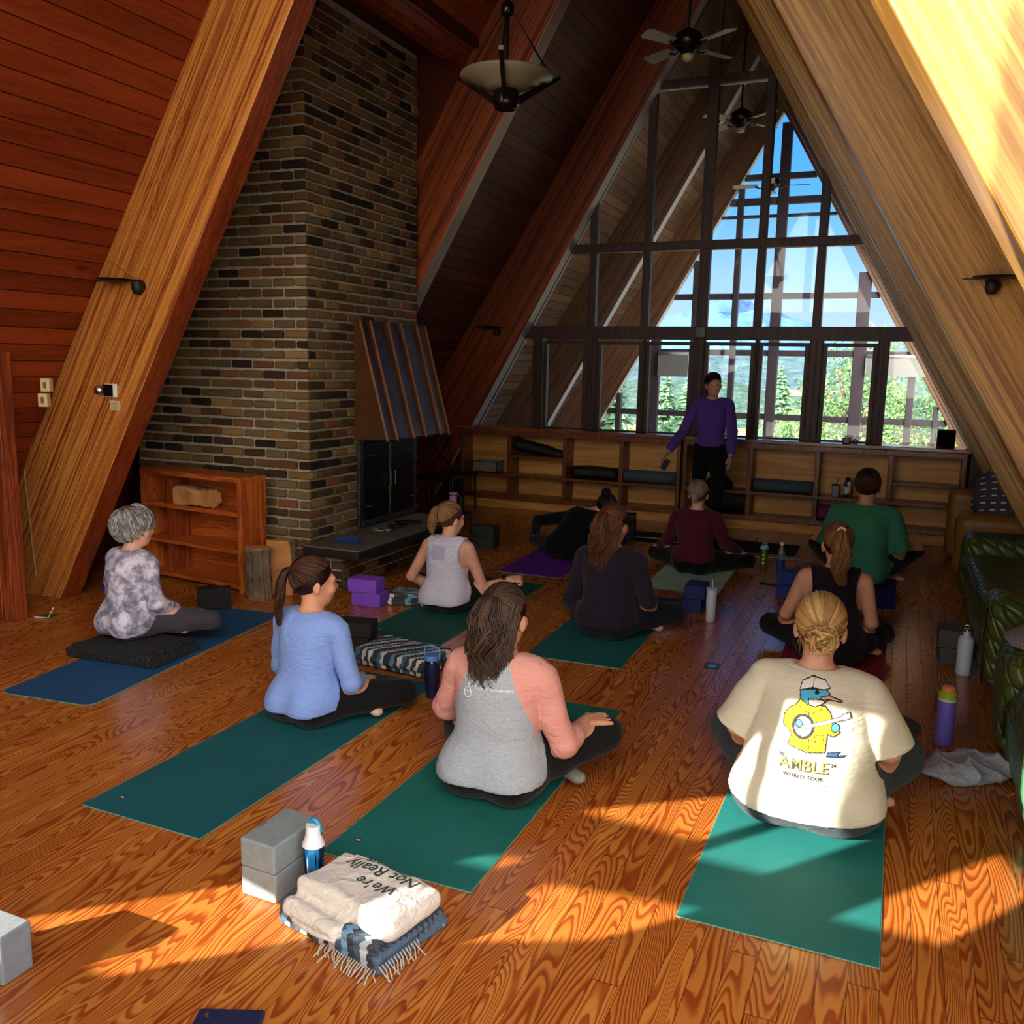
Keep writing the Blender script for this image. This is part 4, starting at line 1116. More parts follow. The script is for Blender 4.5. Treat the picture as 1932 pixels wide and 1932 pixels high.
# ------------------------------------------------------------ small floor things
r = thing('floor_outlet', 'small brass floor outlet cover set in the boards of the walkway', 'floor outlet', (-.90, 5.2, 0), .08)
MB().box((-.045, -.06, 0), (.045, .06, .004)).build('cover', plain('brass_plate', '6a5a3a', .35, .7), r); 
MB().lathe([(.02, .004), (.026, .004), (.026, .0055), (.02, .0055)], 20).build('lid_ring', MAT['chrome'], r)
r = thing('phone', 'black phone lying on the floor near the clear bottle', 'phone', (-.88, 7.53, 0), 1.2); MB().box((-.037, -.075, 0), (.037, .075, .009)).build('case', MAT['blackg'], r, bevel=.004)
MB().box((-.033, -.07, .009), (.033, .07, .0096)).build('screen', MAT['blackg'], r)
r = thing('pouch', 'navy pouch edge at the bottom edge of the picture', 'pouch', (-1.50, 1.66, 0), .4); MB().box((-.09, -.06, 0), (.09, .06, .02)).build('body', plain('navy_cloth', '161c3c', .6), r, bevel=.008)
MB().tube([(-.08, -.05, .021), (.08, -.05, .021)], .002, 5).build('zip', MAT['chrome'], r)
MB().lathe([(0, .0), (.006, .0), (.006, .004), (0, .004)], 10, (-.06, .03, .02)).build('snap', MAT['chrome'], r)
c_ = MB().tube([(-2.42, 8.93, .02), (-2.2, 9.0, .012), (-2.0, 8.9, .010), (-1.7, 8.62, .010), (-1.2, 8.55, .01), (-.9, 8.62, .01), (-.62, 8.60, .012)], .006, 6)
tag(c_.build('power_cord', plain('cord_grey', 'a08c86', .6), smooth=True), 'thin pale cord running along the floor from the small black speaker', 'cord')
r = thing('portable_speaker', 'small black speaker on the floor behind the auburn-haired woman', 'speaker', (-2.46, 8.88, 0), .2)
MB().box((-.06, -.08, 0), (.06, .08, .27)).build('cabinet', MAT['black'], r, bevel=.008)
MB().lathe([(.0, .0), (.045, 0), (.045, .004), (0, .006)], 20, (0, -.083, .18), axis='y').build('grille', MAT['iron'], r)
# dustpan brush, wooden stick and blue pan in the dark corner
r = thing('wooden_stick', 'pale wooden angled stick leaning in the dark corner behind the grey-haired woman', 'stick', (-5.55, 4.86, 0), -.1)
MB().tube([(-.10, .0, .02), (.10, .0, .40)], .014, 6).build('handle', MAT['cream'], r); m = MB().prism([(.07, .36), (.11, .36), (.18, .52), (.30, .56), (.28, .59), (.14, .56)], -.015, .015, 'y'); m.build('blade', plain('maple', 'c79a5c', .5), r, bevel=.004)
r = thing('dustpan', 'blue plastic dustpan on the floor in the dark left corner', 'dustpan', (-5.36, 5.02, 0), .3)
MB().prism([(-.15, -.1), (.15, -.1), (.12, .1), (-.12, .1)], .0, .02, 'z').build('tray', plain('pan_blue', '10239a', .4), r); MB().tube([(0, .1, .02), (0, .2, .05)], .012, 6).build('handle', plain('pan_blue2', '10239a', .4), r)
r = thing('picture_frame', 'small leaning green frame behind the left wooden post', 'frame', (-5.22, 4.19, 0), 0.2)
MB().box((-.05, -.05, 0), (.05, .05, .006)).build('panel', plain('frame_green', '2c4a24', .3), r); MB().tube([(-.05, -.05, .007), (.055, -.05, .007), (.02, .05, .05)], .004, 5).build('rim', MAT['white'], r)

# ------------------------------------------------------------ cloth
def stripe(name, cols, axis='x', pitch=.22, rot=0., rough=.95, weave=380, zig=0.):
    g = G(name); o = g.map(g.obj(), (1, 1, 1), rot=(0, 0, rot)); x, y, z = g.sep(o); a, b = (x, y) if axis == 'x' else (y, x)
    wob = g.noise(o, 5, 2)
    t_ = g.math('ADD', g.math('DIVIDE', a, pitch), g.math('MULTIPLY', wob, .18))
    if zig: t_ = g.math('ADD', t_, g.math('MULTIPLY', g.math('PINGPONG', b, .012), zig))
    f_ = g.math('FRACT', t_); n = len(cols)
    c = g.ramp(f_, [(i/n, lin(q)) for i, q in enumerate(cols)], 'CONSTANT')
    w = g.noise(g.map(o, (1.8, 1, 1)), weave, 2, .6)
    c = g.mix(g.math('MULTIPLY', g.ramp(w, [(.45, (0, 0, 0, 1)), (.55, (1, 1, 1, 1))]), .35), c, lin('8a8f96'))
    return g.bsdf(c, rough, 0, Normal=g.bump(w, .6, .003), Specular_IOR_Level=.1)
FAL = ['e8e4dc', '14161c', '14161c', '3e7896', 'e8e4dc', '14161c', '1d2733', '5ea2bd', '14161c', 'e8e4dc', '2c5f80', '14161c', 'c9c9c4', '14161c']
def folded(name, label, cat, loc, rz, size, layers, mat, seed=1, h=.008, parts=None, lump=.012, fringe=None, cm='fringe'):
    r = thing(name, label, cat, loc, rz); rnd = random.Random(seed); P = []; t_ = size[2]/layers
    for k in range(layers):
        P.append(rbox((rnd.uniform(-.012, .012), rnd.uniform(-.012, .012), t_*(k+.5)), (size[0]*(1-.03*k)*rnd.uniform(.96, 1), size[1]*(1-.03*k)*rnd.uniform(.96, 1), t_*1.08), t_*.48, Rz(rnd.uniform(-.05, .05)), .002))
    lo, hi = bounds(P); g = Grid(lo, hi, h); D = g.field(P); X = g.pts(); D = D+lump*.6*rnoise(X, (13, 13, 8), seed)*np.clip(X[..., 2]/size[2], 0, 1)+.0015*wav(X, 60, 50, 20, seed)
    D = np.maximum(D, .001-X[..., 2]); V, F = nets(D, g); npmesh('folded_cloth', relax(V, F, 1), F, mat, parent=r)
    if fringe:
        m = MB()
        for (x0, y0, x1, y1, n, z) in fringe:
            for i in range(n):
                u = i/(n-1); x, y = x0+(x1-x0)*u, y0+(y1-y0)*u; nx, ny = (y1-y0), -(x1-x0); l = math.hypot(nx, ny); nx /= l; ny /= l; sg_ = 1 if nx*(x0+x1)+ny*(y0+y1) > 0 else -1; nx *= sg_; ny *= sg_; q = rnd.uniform(.02, .042); s = rnd.uniform(-.012, .012)
                m.tube([(x, y, z), (x+nx*q*.5+s*.3, y+ny*q*.5, z*.6+.004), (x+nx*q+s, y+ny*q+s, .004)], [.0028, .002, .0028], 5)
        x=0; m.build('fringe', MAT.setdefault('fringe', plain('fringe_yarn', 'b3a998', .95)), r, smooth=True)
    return r
folded('folded_blanket', 'black patterned folded blanket under the grey-haired woman on the navy mat', 'blanket', (-4.10, 3.86, .006), .05, (.66, .44, .075), 4, None or (lambda: (lambda g: (lambda o: g.bsdf(g.ramp(g.n('TexVoronoi', {'Vector': o, 'Scale': 34.}).outputs['Distance'], [(.0, lin('0c0c0e')), (.45, lin('0c0c0e')), (.5, lin('3a3a3c')), (.56, lin('0c0c0e'))]), .95))(g.obj()))(G('paisley_black')))(), 2)
folded('folded_blanket', 'blue, black and white striped folded blanket beside the navy tumbler', 'blanket', (-2.56, 4.42, .006), -.12, (.52, .34, .10), 3, stripe('falsa_a', FAL, 'x', .30, .5, zig=2.), 5, fringe=[(-.24, -.10, -.22, .14, 16, .09), (-.24, .14, -.05, .17, 8, .08)])
folded('folded_blanket', 'striped folded blanket between the purple blocks and the white-tank woman', 'blanket', (-3.18, 5.66, 0.002), .3, (.36, .26, .09), 3, stripe('falsa_b', FAL, 'y', .2, .3, zig=2.), 8, fringe=[(-.16, -.08, -.16, .1, 12, .07)])
bl = folded('folded_blanket', 'striped folded blanket with fringe under the white sweatshirt in the foreground', 'blanket', (-1.42, 2.205, 0), -.22, (.44, .33, .085), 3, stripe('falsa_c', ['e8e4dc', '14161c', 'e8e4dc', '31475c', '6d96b0', '14161c', '31475c', 'b9bcc0', '14161c', '3c5468'], 'x', .26, .0, zig=5.), 11, .006,
            fringe=[(.215, -.17, -.0, -.172, 22, .03), (.222, .0, .222, -.16, 14, .04)])
# sweatshirt draped over it
r = thing('sweatshirt', 'cream sweatshirt with dark green lettering folded on the striped blanket', 'sweatshirt', (-1.41, 2.215, .068), -.24)
P = [rbox((0, 0, .035), (.38, .26, .05), .022, None, .02), rbox((-.02, -.01, .062), (.35, .22, .035), .016, Rz(.05), .015), rbox((-.06, -.15, -.0), (.24, .10, .05), .02, Rx(-.5), .03), rbox((.13, .02, .03), (.14, .24, .075), .03, Ry(.12), .03)]
lo, hi = bounds(P); g = Grid(lo, hi, .005); D = g.field(P); X = g.pts(); D = D+.008*rnoise(X, (15, 15, 10), 2)+.004*np.abs(rnoise(X, (30, 30, 20), 5))
V, F = nets(D, g); sw = npmesh('folded_shirt', relax(V, F, 2), F, fabric('cream_fleece', 'ddd2c4', 'cfc3b4', 300, .6), parent=r)
MB().tube([(-.17, -.185, .012), (-.10, -.205, -.004), (0.0, -.20, -.006), (.06, -.19, .0)], .008, 8, flat=.5).build('neck_rib', fabric('cream_rib', 'd2c6b6', None, 200), r, smooth=True)
def drape(V, F, M4, bvh, direction, off, mat, parent, name, sub=None):
    """project flat shapes on to a surface (parent local space)"""
    d = Vector(direction).normalized(); out = []; ok = True
    for v in V:
        p = M4 @ Vector(v); hit = bvh.ray_cast(p, d)
        if hit[0] is None: hit = bvh.find_nearest(p)
        out.append(tuple(hit[0]-d*off))
    mb = MB(); mb.add(out, F); return mb.build(name, mat, parent, fix=False, smooth=False)
def bvh_of(V, F): return BVHTree.FromPolygons([tuple(v) for v in V], [tuple(f) for f in F])
bv = bvh_of(V, F); ink = plain('ink_green', '1f3a30', .8)
for txt, x, y, s_ in (("We're", .04, .0, .060), ("Not Really", .005, .062, .064), ("Strangers", -.01, .122, .055)):
    tv, tf = text_mesh(txt, s_, .25, .0006)
    M_ = Matrix.Translation((x, y, .2)) @ Matrix.Rotation(PI+.12, 4, 'Z')
    V2 = [M_ @ v for v in tv]; out = []
    for p in V2:
        h_ = bv.ray_cast(p, Vector((0, 0, -1)))
        q = h_[0] if h_[0] is not None else bv.find_nearest(Vector((p.x, p.y, .05)))[0]
        out.append((q.x, q.y, q.z+.0015))
    mb = MB(); mb.add(out, tf); mb.build('lettering', ink, sw, fix=False)
def crumple(name, label, cat, loc, rz, size, mat, seed, h=.006, amp=.02, extra=None, part='cloth'):
    r = thing(name, label, cat, loc, rz); rnd = random.Random(seed); a, b, c = size
    P = [ell((0, 0, c*.35), (a/2, b/2, c*.6), None, .02)]
    for i in range(9): an = rnd.uniform(0, 6.28); P.append(ell((math.cos(an)*a*.33, math.sin(an)*b*.33, c*rnd.uniform(.15, .5)), (a*rnd.uniform(.10, .22), b*rnd.uniform(.08, .16), c*rnd.uniform(.2, .42)), Rz(rnd.uniform(0, 3)), .012))
    P += extra or []
    lo, hi = bounds(P); g = Grid(lo, hi, h); D = g.field(P); X = g.pts()
    r1_ = np.abs(rnoise(X, (17, 17, 17), seed)); r2_ = np.abs(rnoise(X, (36, 36, 30), seed+2)); D = D-amp*1.0*(1-r1_)**2-amp*.45*(1-r2_)**2+amp*.75
    D = np.maximum(D, .001-X[..., 2]) if not extra else D
    V, F = nets(D, g); npmesh(part, relax(V, F, 1), F, mat, parent=r); return r
crumple('tshirt', 'pale grey crumpled t-shirt on the floor in front of the green sofa', 't-shirt', (.41, 4.24, 0), .5, (.42, .27, .09), fabric('grey_jersey', 'a9b0bd', '98a0ae', 500, .5), 3, .005, .030)
crumple('cloth_bag', 'dark charcoal cloth bag beside the woman in the cream tee', 'bag', (.13, 4.68, 0), -.6, (.22, .13, .07), fabric('charcoal_cloth', '3a3a3c', None, 400), 6, .006, .012)
crumple('cloth', 'blue cloth lying on the corner of the hearth slab', 'cloth', (-3.87, 5.80, .369), .2, (.24, .14, .04), fabric('blue_cloth', '1c3f92', '10245c', 400), 9, .005, .012)
r = thing('cable_pile', 'loose cables and papers lying on the hearth slab', 'cables', (-3.88, 6.62, .369), 0)
rnd = random.Random(4); m = MB()
for k in range(3): m.tube([(rnd.uniform(-.12, .12), -.32+i*.07+rnd.uniform(-.02, .02), .006+.003*k) for i in range(9)], .004, 5)
m.build('cable', MAT['black'], r, smooth=True)
MB().box((-.10, -.30, .0), (.06, -.16, .006), rot=(0, 0, .3)).build('paper', plain('paper_tan', '9a8f7c', .8), r)
# logs
def logmesh(name, label, loc, rot, L, rx, ry, split, seed):
    r = thing(name, label, 'log', loc, 0, rot=rot); g = Grid((-rx-.03, -ry-.03, -.02), (rx+.03, ry+.03, L+.02), .007); X = g.pts()
    a = np.arctan2(X[..., 1], X[..., 0]); rad = np.sqrt((X[..., 0]/rx)**2+(X[..., 1]/ry)**2)
    D = (rad-1-.06*np.sin(a*9+X[..., 2]*6)-.05*np.sin(a*23+X[..., 2]*9)-.06*np.sin(X[..., 2]*14+seed))*min(rx, ry)
    D = D+.003*wav(X, 90, 90, 60, seed)
    D = np.maximum(D, np.maximum(.0-X[..., 2], X[..., 2]-L))
    if split: D = np.maximum(D, X[..., 0]*split[0]+X[..., 1]*split[1]-split[2]+.004*np.sin(X[..., 2]*30+X[..., 1]*40))
    V, F = nets(D, g); C = V[F].mean(1); mi = ((C[:, 2] > L-.006) | (C[:, 2] < .006)).astype(int)
    if split: mi = np.where(C[:, 0]*split[0]+C[:, 1]*split[1]-split[2] > -.012, 1, mi)
    npmesh('log_body', V, F, [MAT['barkd'], MAT['heart']], mi, r); return r
MAT['barkd'] = plain('oak_bark', '6a5848', .95, bump=1., bscale=45, var=.5); MAT['heart'] = plain('split_wood', 'b57a45', .8, bump=.5, bscale=40, var=.3)
logmesh('firewood_log', 'upright bark-covered log standing against the right side of the bookcase', (-4.27, 5.24, 0), (0, 0, 0), .39, .095, .075, None, 1)
logmesh('firewood_log', 'upright split log with orange face behind the bark-covered log', (-4.20, 5.40, 0), (0, 0, .6), .42, .10, .09, (-.3, -.95, .03), 4)
logmesh('firewood_log', 'split log lying on the upper shelf of the bookcase', (-5.17, 5.40, .695), (0, PI/2, -.12), .40, .072, .085, (0, -.9, .045), 7)

# ------------------------------------------------------------ things in the cabinets and on the counter
def roll(name, label, cat, x0, x1, y, z, rad, c, tilt=0., flat=1.):
    r = thing(name, label, cat, (x0, y, z+rad), 0, rot=(0, -tilt, 0)); L = x1-x0; m = MB()
    m.lathe([(.0, 0), (rad*.94, 0), (rad, .006), (rad, L-.006), (rad*.94, L), (0, L)], 24, axis='x'); m.build('roll_body', rubber('roll_rubber', c), r, smooth='auto')
    s = MB(); pts = [(-.001, math.cos(t)*rad*(.12+.85*t/25), math.sin(t)*rad*(.12+.85*t/25)) for t in np.linspace(0, 25, 90)]
    s.tube(pts, .0015, 3); s.build('spiral_edge', MAT['black'], r); return r
roll('rolled_mat', 'rolled slate blue mat on the shelf left of the standing woman', 'rolled mat', -2.925, -2.32, 10.28, .42, .072, '4a5a68')
roll('rolled_mat', 'rolled slate blue mat on the shelf right of the standing woman', 'rolled mat', -1.43, -.80, 10.28, .42, .070, '42525a')
roll('rolled_mat', 'rolled plum purple mat on the bottom shelf behind the man', 'rolled mat', -.73, -.10, 10.28, .15, .085, '6a2f5c')
r = thing('bolster', 'black cushioned bolster on the shelf left of the rolled blue mat', 'bolster', (-3.30, 10.29, .42)); P = [rbox((0, 0, .075), (.60, .22, .15), .06)]
blob('cushion', P, MAT['black'], .012, r, disp=lambda X: .006*wav(X, 12, 14, 10, 1.))
r = thing('rolled_blanket', 'dark rolled blanket slumping on the upper shelf of the left cabinet', 'blanket', (-4.03, 10.29, .66), 0, rot=(0, .12, 0)); P = [cap((-.28, 0, .09), (.26, 0, .06), .085, .062, .02)]
blob('cloth', P, MAT['black'], .012, r, disp=lambda X: .005*wav(X, 14, 18, 16, 3.))
r = thing('storage_box', 'grey and white open carton on the leftmost shelf', 'box', (-4.73, 10.29, .421), 0)
for lo, hi in (((-.17, -.11, 0), (-.16, .11, .13)), ((.16, -.11, 0), (.17, .11, .13)), ((-.17, -.11, 0), (.17, -.10, .13)), ((-.17, .10, 0), (.17, .11, .13)), ((-.17, -.11, 0), (.17, .11, .01))):
    MB().box(lo, hi).build('side', plain('carton', '8d8780', .8) if not MAT.get('carton') else MAT['carton'], r)
MB().tube([(-.172, -.112, .13), (.172, -.112, .13), (.172, .112, .13), (-.172, .112, .13), (-.172, -.112, .13)], .004, 4).build('rim', MAT['black'], r)
r = thing('mug', 'pale travel cup with straw on the shelf left of the man', 'cup', (-.56, 10.24, .421)); lz(r, 'body', [(.034, 0), (.042, .12), (.0, .121)], plain('cup_pale', '9aa0b4', .4)); lz(r, 'lid', [(.044, .12), (.044, .13), (0, .132)], MAT['black']); MB().tube([(.0, 0, .13), (.03, 0, .20)], .004, 5).build('straw', MAT['black'], r)
r = thing('water_bottle', 'black and white patterned bottle on the shelf beside the pale cup', 'water bottle', (-.44, 10.24, .421))
g = G('sticker_pattern'); vv = g.n('TexVoronoi', {'Vector': g.obj(), 'Scale': 28.}).outputs['Color']; g.bsdf(g.ramp(vv, [(.0, lin('101010')), (.42, lin('101010')), (.5, lin('d8d8d8')), (.62, lin('c9b030')), (.7, lin('101010'))], 'CONSTANT'), .4)
lz(r, 'body', [(.034, 0), (.037, .005), (.037, .15), (.026, .175), (0, .176)], g.m); lz(r, 'cap', [(.026, .17), (.026, .20), (.012, .215), (0, .216)], MAT['black'])
r = thing('duffel_bag', 'dark bag slumped in the cabinet behind the standing woman', 'bag', (-1.72, 10.27, .15)); blob('cloth', [ell((0, 0, .13), (.28, .10, .14), None), ell((-.1, 0, .3), (.16, .09, .12))], MAT['black'], .014, r)
r = thing('camera', 'small black camera with loops on the window counter', 'camera', (-.47, 10.26, 1.0)); MB().box((-.06, -.03, 0), (.03, .03, .06)).build('body', MAT['blackg'], r, bevel=.01)
MB().lathe([(.026, -.05), (.028, -.02), (.028, 0)], 16, (-.02, -.01, .03), axis='y').build('lens', MAT['blackg'], r); MB().add(*ring((.07, 0, .022), .022, .006, 14, 6, 1)).build('strap_loop', MAT['black'], r, smooth=True)
r = thing('shelf_speaker', 'black square speaker at the right end of the window counter', 'speaker', (.47, 10.25, 1.0)); MB().box((-.085, -.07, 0), (.085, .07, .19)).build('cabinet', MAT['black'], r, bevel=.006); MB().box((-.075, -.074, .01), (.075, -.07, .18)).build('grille', plain('speaker_cloth', '060606', .9, Specular_IOR_Level=.05), r)
# cross-back chair in the far left corner
r = thing('dining_chair', 'black cross-back wooden chair in the dark far left corner', 'chair', (-4.86, 9.62, 0), 1.45)
for sx in (-1, 1):
    MB().tube([(sx*.19, .19, 0), (sx*.19, .19, .45), (sx*.20, .23, .88)], .015, 8).build('back_leg', MAT['black'], r, smooth='auto'); MB().tube([(sx*.18, -.18, 0), (sx*.18, -.17, .45)], .014, 8).build('front_leg', MAT['black'], r)
MB().box((-.21, -.2, .44), (.21, .2, .465)).build('seat', MAT['black'], r, bevel=.008)
MB().tube([(-.2, .225, .86), (0, .25, .89), (.2, .225, .86)], .022, 8, flat=.5).build('top_rail', MAT['black'], r, smooth=True)
for s in (-1, 1): MB().tube([(-s*.19, .2, .50), (0, .215, .67), (s*.19, .225, .84)], .010, 6).build('cross_brace', MAT['black'], r)
for sx in (-1, 1): MB().tube([(sx*.185, -.17, .2), (sx*.19, .19, .2)], .008, 6).build('stretcher', MAT['black'], r)
r = thing('side_table', 'black side table in the dark corner beyond the fireplace', 'table', (-4.62, 8.75, 0), 0)
MB().box((-.25, -.2, .50), (.25, .2, .53)).build('table_top', MAT['blackg'], r, bevel=.006)
for sx in (-1, 1):
    for sy in (-1, 1): MB().tube([(sx*.22, sy*.17, .5), (sx*.22, sy*.17, 0)], .014, 6).build('leg', MAT['black'], r)

# ------------------------------------------------------------ leather seating on the right
MAT['green'] = leather('green_leather_quilted', '526428', .115); MAT['greens'] = leather('green_leather', '5a9468', .1, False); MAT['tan'] = leather('tan_leather', '9a6a2c', .1, False, .4)
MAT['pipe'] = plain('seam_piping', '23300f', .4)
def sofa(name, label, loc, pieces, mats, cat='sofa'):
    r = thing(name, label, cat, loc)
    for nm, prims, mk, h in pieces: blob(nm, prims, MAT[mk], h, r, disp=lambda X: .004*wav(X, 7, 9, 11, 1.))
    return r
s1 = sofa('recliner_sofa', 'dark green quilted leather sofa along the right side below the tan armchair', (.55, 5.45, 0), [
    ('base', [rbox((.50, 1.27, .16), (.94, 2.46, .28), .04)], 'greens', .02),
    ('armrest', [rbox((.44, 2.33, .27), (.90, .40, .52), .10)], 'green', .014),
    ('armrest', [rbox((.44, .24, .27), (.90, .44, .52), .11)], 'green', .014),
    ('seat_cushion', [rbox((.42, .92, .30), (.84, .92, .22), .07)], 'green', .014),
    ('seat_cushion', [rbox((.42, 1.66, .30), (.84, .94, .22), .07)], 'green', .014),
    ('backrest', [rbox((.98, 1.25, .45), (.26, 2.3, .55), .10)], 'green', .02)], None)
for pts in ([(.0, .10, .46), (-.02, .05, .3), (-.0, .03, .05)], [(-.005, 2.13, .40), (-.005, 1.7, .40), (-.005, 1.3, .405), (-.005, .9, .405), (-.005, .5, .40)]): MB().tube(pts, .006, 6).build('piping', MAT['pipe'], s1, smooth=True)
s2 = sofa('recliner_sofa', 'bright green leather recliner at the right edge in the foreground', (.50, 3.0, 0), [
    ('base', [rbox((.52, .95, .14), (.90, 1.85, .26), .05)], 'greens', .02),
    ('armrest', [rbox((.44, 1.62, .26), (.82, .42, .50), .10)], 'green', .014),
    ('front_roll', [rbox((.30, .98, .22), (.50, .82, .42), .17)], 'greens', .012),
    ('seat_cushion', [rbox((.42, .95, .31), (.74, .82, .24), .10)], 'green', .014),
    ('footrest_panel', [rbox((.16, .30, .20), (.22, .66, .40), .09)], 'greens', .014)], None)
MB().tube([(.055, 1.42, .14), (.045, 1.40, .28), (.12, 1.38, .405), (.3, 1.37, .435)], .006, 6).build('piping', MAT['pipe'], s2, smooth=True)
s3 = sofa('armchair', 'tan leather armchair in the far right corner with a patterned throw', (.50, 8.55, 0), [
    ('armrest', [rbox((.34, .93, .34), (.66, .26, .66), .08)], 'tan', .014),
    ('armrest', [rbox((.52, .16, .28), (.96, .26, .56), .10)], 'tan', .014),
    ('seat_cushion', [rbox((.50, .55, .28), (.80, .56, .34), .08)], 'tan', .014),
    ('backrest', [rbox((1.02, .55, .45), (.24, 1.0, .66), .09)], 'tan', .02)], None, 'armchair')
g = G('throw_pattern'); o_ = g.obj(); x, y, z = g.sep(o_)
q1 = g.math('FRACT', g.math('MULTIPLY', g.math('ADD', z, g.math('MULTIPLY', y, .35)), 16.)); q2 = g.math('FRACT', g.math('MULTIPLY', x, 13.))
mm = g.math('MULTIPLY', g.math('LESS_THAN', q1, .18), g.math('LESS_THAN', q2, .5)); g.bsdf(g.mix(mm, lin('4a4650'), lin('d6cfc4')), .95, 0, Normal=g.bump(g.noise(o_, 250, 2), .4, .003))
crumple('throw_blanket', 'dark grey throw blanket with white dashes heaped on the tan armchair', 'blanket', (1.02, 9.0, .46), .1, (.72, .44, .56), g.m, 12, .012, .02)
crumple('sweater', 'heathered grey knit sweater lying on the green sofa arm', 'sweater', (.80, 4.72, .50), .3, (.56, .34, .12), fabric('grey_knit', '9a9a9e', '3c3c42', 260, .6), 15, .007, .022)
m_ = MB().tube([(.53, 4.62, .50), (.47, 4.52, .44), (.46, 4.44, .33)], [.045, .045, .05], 10, flat=.5); m_ = m_
r = thing('sock', 'white sock-like cloth lying on the dark green sofa seat', 'cloth', (1.02, 6.55, .42), .4); blob('cloth', [ell((0, 0, .03), (.14, .06, .04), Rz(.5)), ell((.1, .06, .03), (.08, .05, .035))], fabric('white_cotton', 'c8ccd6', None, 300), .008, r)
# ------------------------------------------------------------ the people
def skin(name, c): 
    g = G(name); o = g.obj(); n1 = g.noise(o, 14, 4, .6); a = lin(c)
    return g.bsdf(g.ramp(n1, [(.3, (a[0]*.85, a[1]*.78, a[2]*.74, 1)), (.7, a)]), .5, 0, Normal=g.bump(g.noise(o, 220, 3), .12, .002), Specular_IOR_Level=.35, Subsurface_Weight=.08, Subsurface_Scale=.01)
SK = {'a': skin('skin_light', 'd9a184'), 'b': skin('skin_warm', 'cf9474'), 'c': skin('skin_pink', 'dba48c')}
BLK = fabric('black_leggings', '121317', '0b0b0e', 500, .35, .8)
C_BRN = ((.05, .022, .012), (.20, .10, .055)); C_GREY = ((.12, .11, .105), (.42, .40, .37)); C_BLD = ((.20, .10, .035), (.58, .36, .14)); C_AUB = ((.10, .03, .014), (.30, .11, .05))
C_DKB = ((.03, .014, .008), (.09, .045, .025)); C_LTB = ((.12, .055, .022), (.34, .19, .085)); C_BLK = ((.006, .005, .005), (.02, .015, .013))
def on_back(bv, pts, off=.0025):
    out = []
    for x, z in pts:
        h_ = bv.ray_cast(Vector((x, -.8, z)), Vector((0, 1, 0))); q = h_[0] if h_[0] is not None else bv.find_nearest(Vector((x, -.1, z)))[0]; out.append((q.x, q.y-off, q.z))
    return out
L0 = dict(anL=(.13, .27, .05), ftL=(.27, .20, .035), anR=(-.06, .38, .055))
# tie dye
g = G('tie_dye_jersey'); o_ = g.obj(); n1 = g.noise(o_, 12, 5, .6, .2); n2 = g.noise(o_, 420, 2)
td = g.bsdf(g.ramp(n1, [(.38, lin('6f6c7c')), (.48, lin('9f9aae')), (.56, lin('cfc8d6')), (.7, lin('e2dbe4'))]), .92, 0, Normal=g.bump(g.math('ADD', g.noise(g.map(o_, (1, 1, 2.6)), 11, 3, .5, .8), g.math('MULTIPLY', n2, .04)), .6, .02), Specular_IOR_Level=.12)
person(dict(L0, loc=(-4.20, 3.95, .075), yaw=-.18, s=.96, skin=SK['c'], shirt=td, pants=fabric('marled_leggings', '4a4550', '2e2b33', 260, .4), waist=(.145, .11), torso=(.155, .11), zsh=.49, lean=(0, .03),
    hy=-.75, hp=-.05, elR=(.235, .03, .24), wrR=(.18, .22, .14), elL=(-.235, .04, .25), wrL=(-.16, .2, .15), knR=(.36, .33, .09), knL=(-.30, .34, .09), legr=.95, hem=.045, hemy=.1, loose=.014, fold=1.5, sleeve=.95,
    hair=dict(kind='crop', len=.115, vol=1.25, n=700, seed=4), haircol=C_GREY, label='seated person with short grey hair in a grey tie-dye top on the navy mat'))
person(dict(L0, loc=(-2.55, 3.47, .006), yaw=-.12, s=1.0, skin=SK['b'], shirt=fabric('sky_sweater', '86a3e0', '7892d2', 500, .45), pants=BLK, zsh=.49, hy=-.62, hp=-.08, elR=(.235, .05, .22), wrR=(.16, .22, .17),
    elL=(-.235, .06, .23), wrL=(-.12, .25, .15), knR=(.32, .36, .10), knL=(-.32, .34, .10), hem=.10, hemy=.12, loose=.010, fold=.6, sleeve=.92, hdR=(.1, .9, -.3), hnR=(.6, 0, .8),
    hair=dict(kind='pony', tie=(0, -.93, .38), len=.27, w=.038, wave=.006, out=.045, n=150, seed=5), haircol=C_AUB if False else ((.018, .007, .004), (.075, .028, .016)), feet=[('left_foot_sole', 'L', plain('pale_sole', 'c9b0a0', .6))],
    label='seated person with long dark ponytail in a light blue long-sleeved top'))
p3, s3_, i3 = person(dict(L0, loc=(-2.87, 5.56, .006), yaw=0., s=.96, skin=SK['c'], shirt=fabric('white_tank', 'd8d7ea', 'c9c8e0', 500, .7), pants=BLK, zsh=.49, hy=-.5, hp=-.12, elR=(.25, .12, .17), wrR=(.41, .24, .235), elL=(-.32, .04, .22), wrL=(-.26, .22, .12),
    knR=(.36, .34, .15), hem=.10, hemy=.15, loose=.016, fold=.9, sleeve=0, tank=True, fistR=True, hdR=(.9, .45, 0), hnR=(.1, -.5, .9), neck=.012,
    hair=dict(kind='pony', tie=(0, -.85, .50), len=.19, w=.042, wave=.012, out=.05, n=140, seed=6), haircol=C_LTB, label='seated person with light brown ponytail in a white tank top, right arm stretched out'))
w_ = MB().tube([(.365, .22, .228), (.385, .23, .230)], .031, 14); w_.build('watch_strap', MAT['white'], p3, smooth='auto'); MB().box((.36, .185, .238), (.395, .215, .262), rot=(.5, 0, .4)).build('watch_face', MAT['blackg'], p3, bevel=.003)
bv = bvh_of(i3['V'], i3['F']); mb = MB(); N_ = 14
pp = [(x, z) for z in np.linspace(.405, .505, N_) for x in np.linspace(-.07, .04, N_)]; mb.v = on_back(bv, pp, .002)
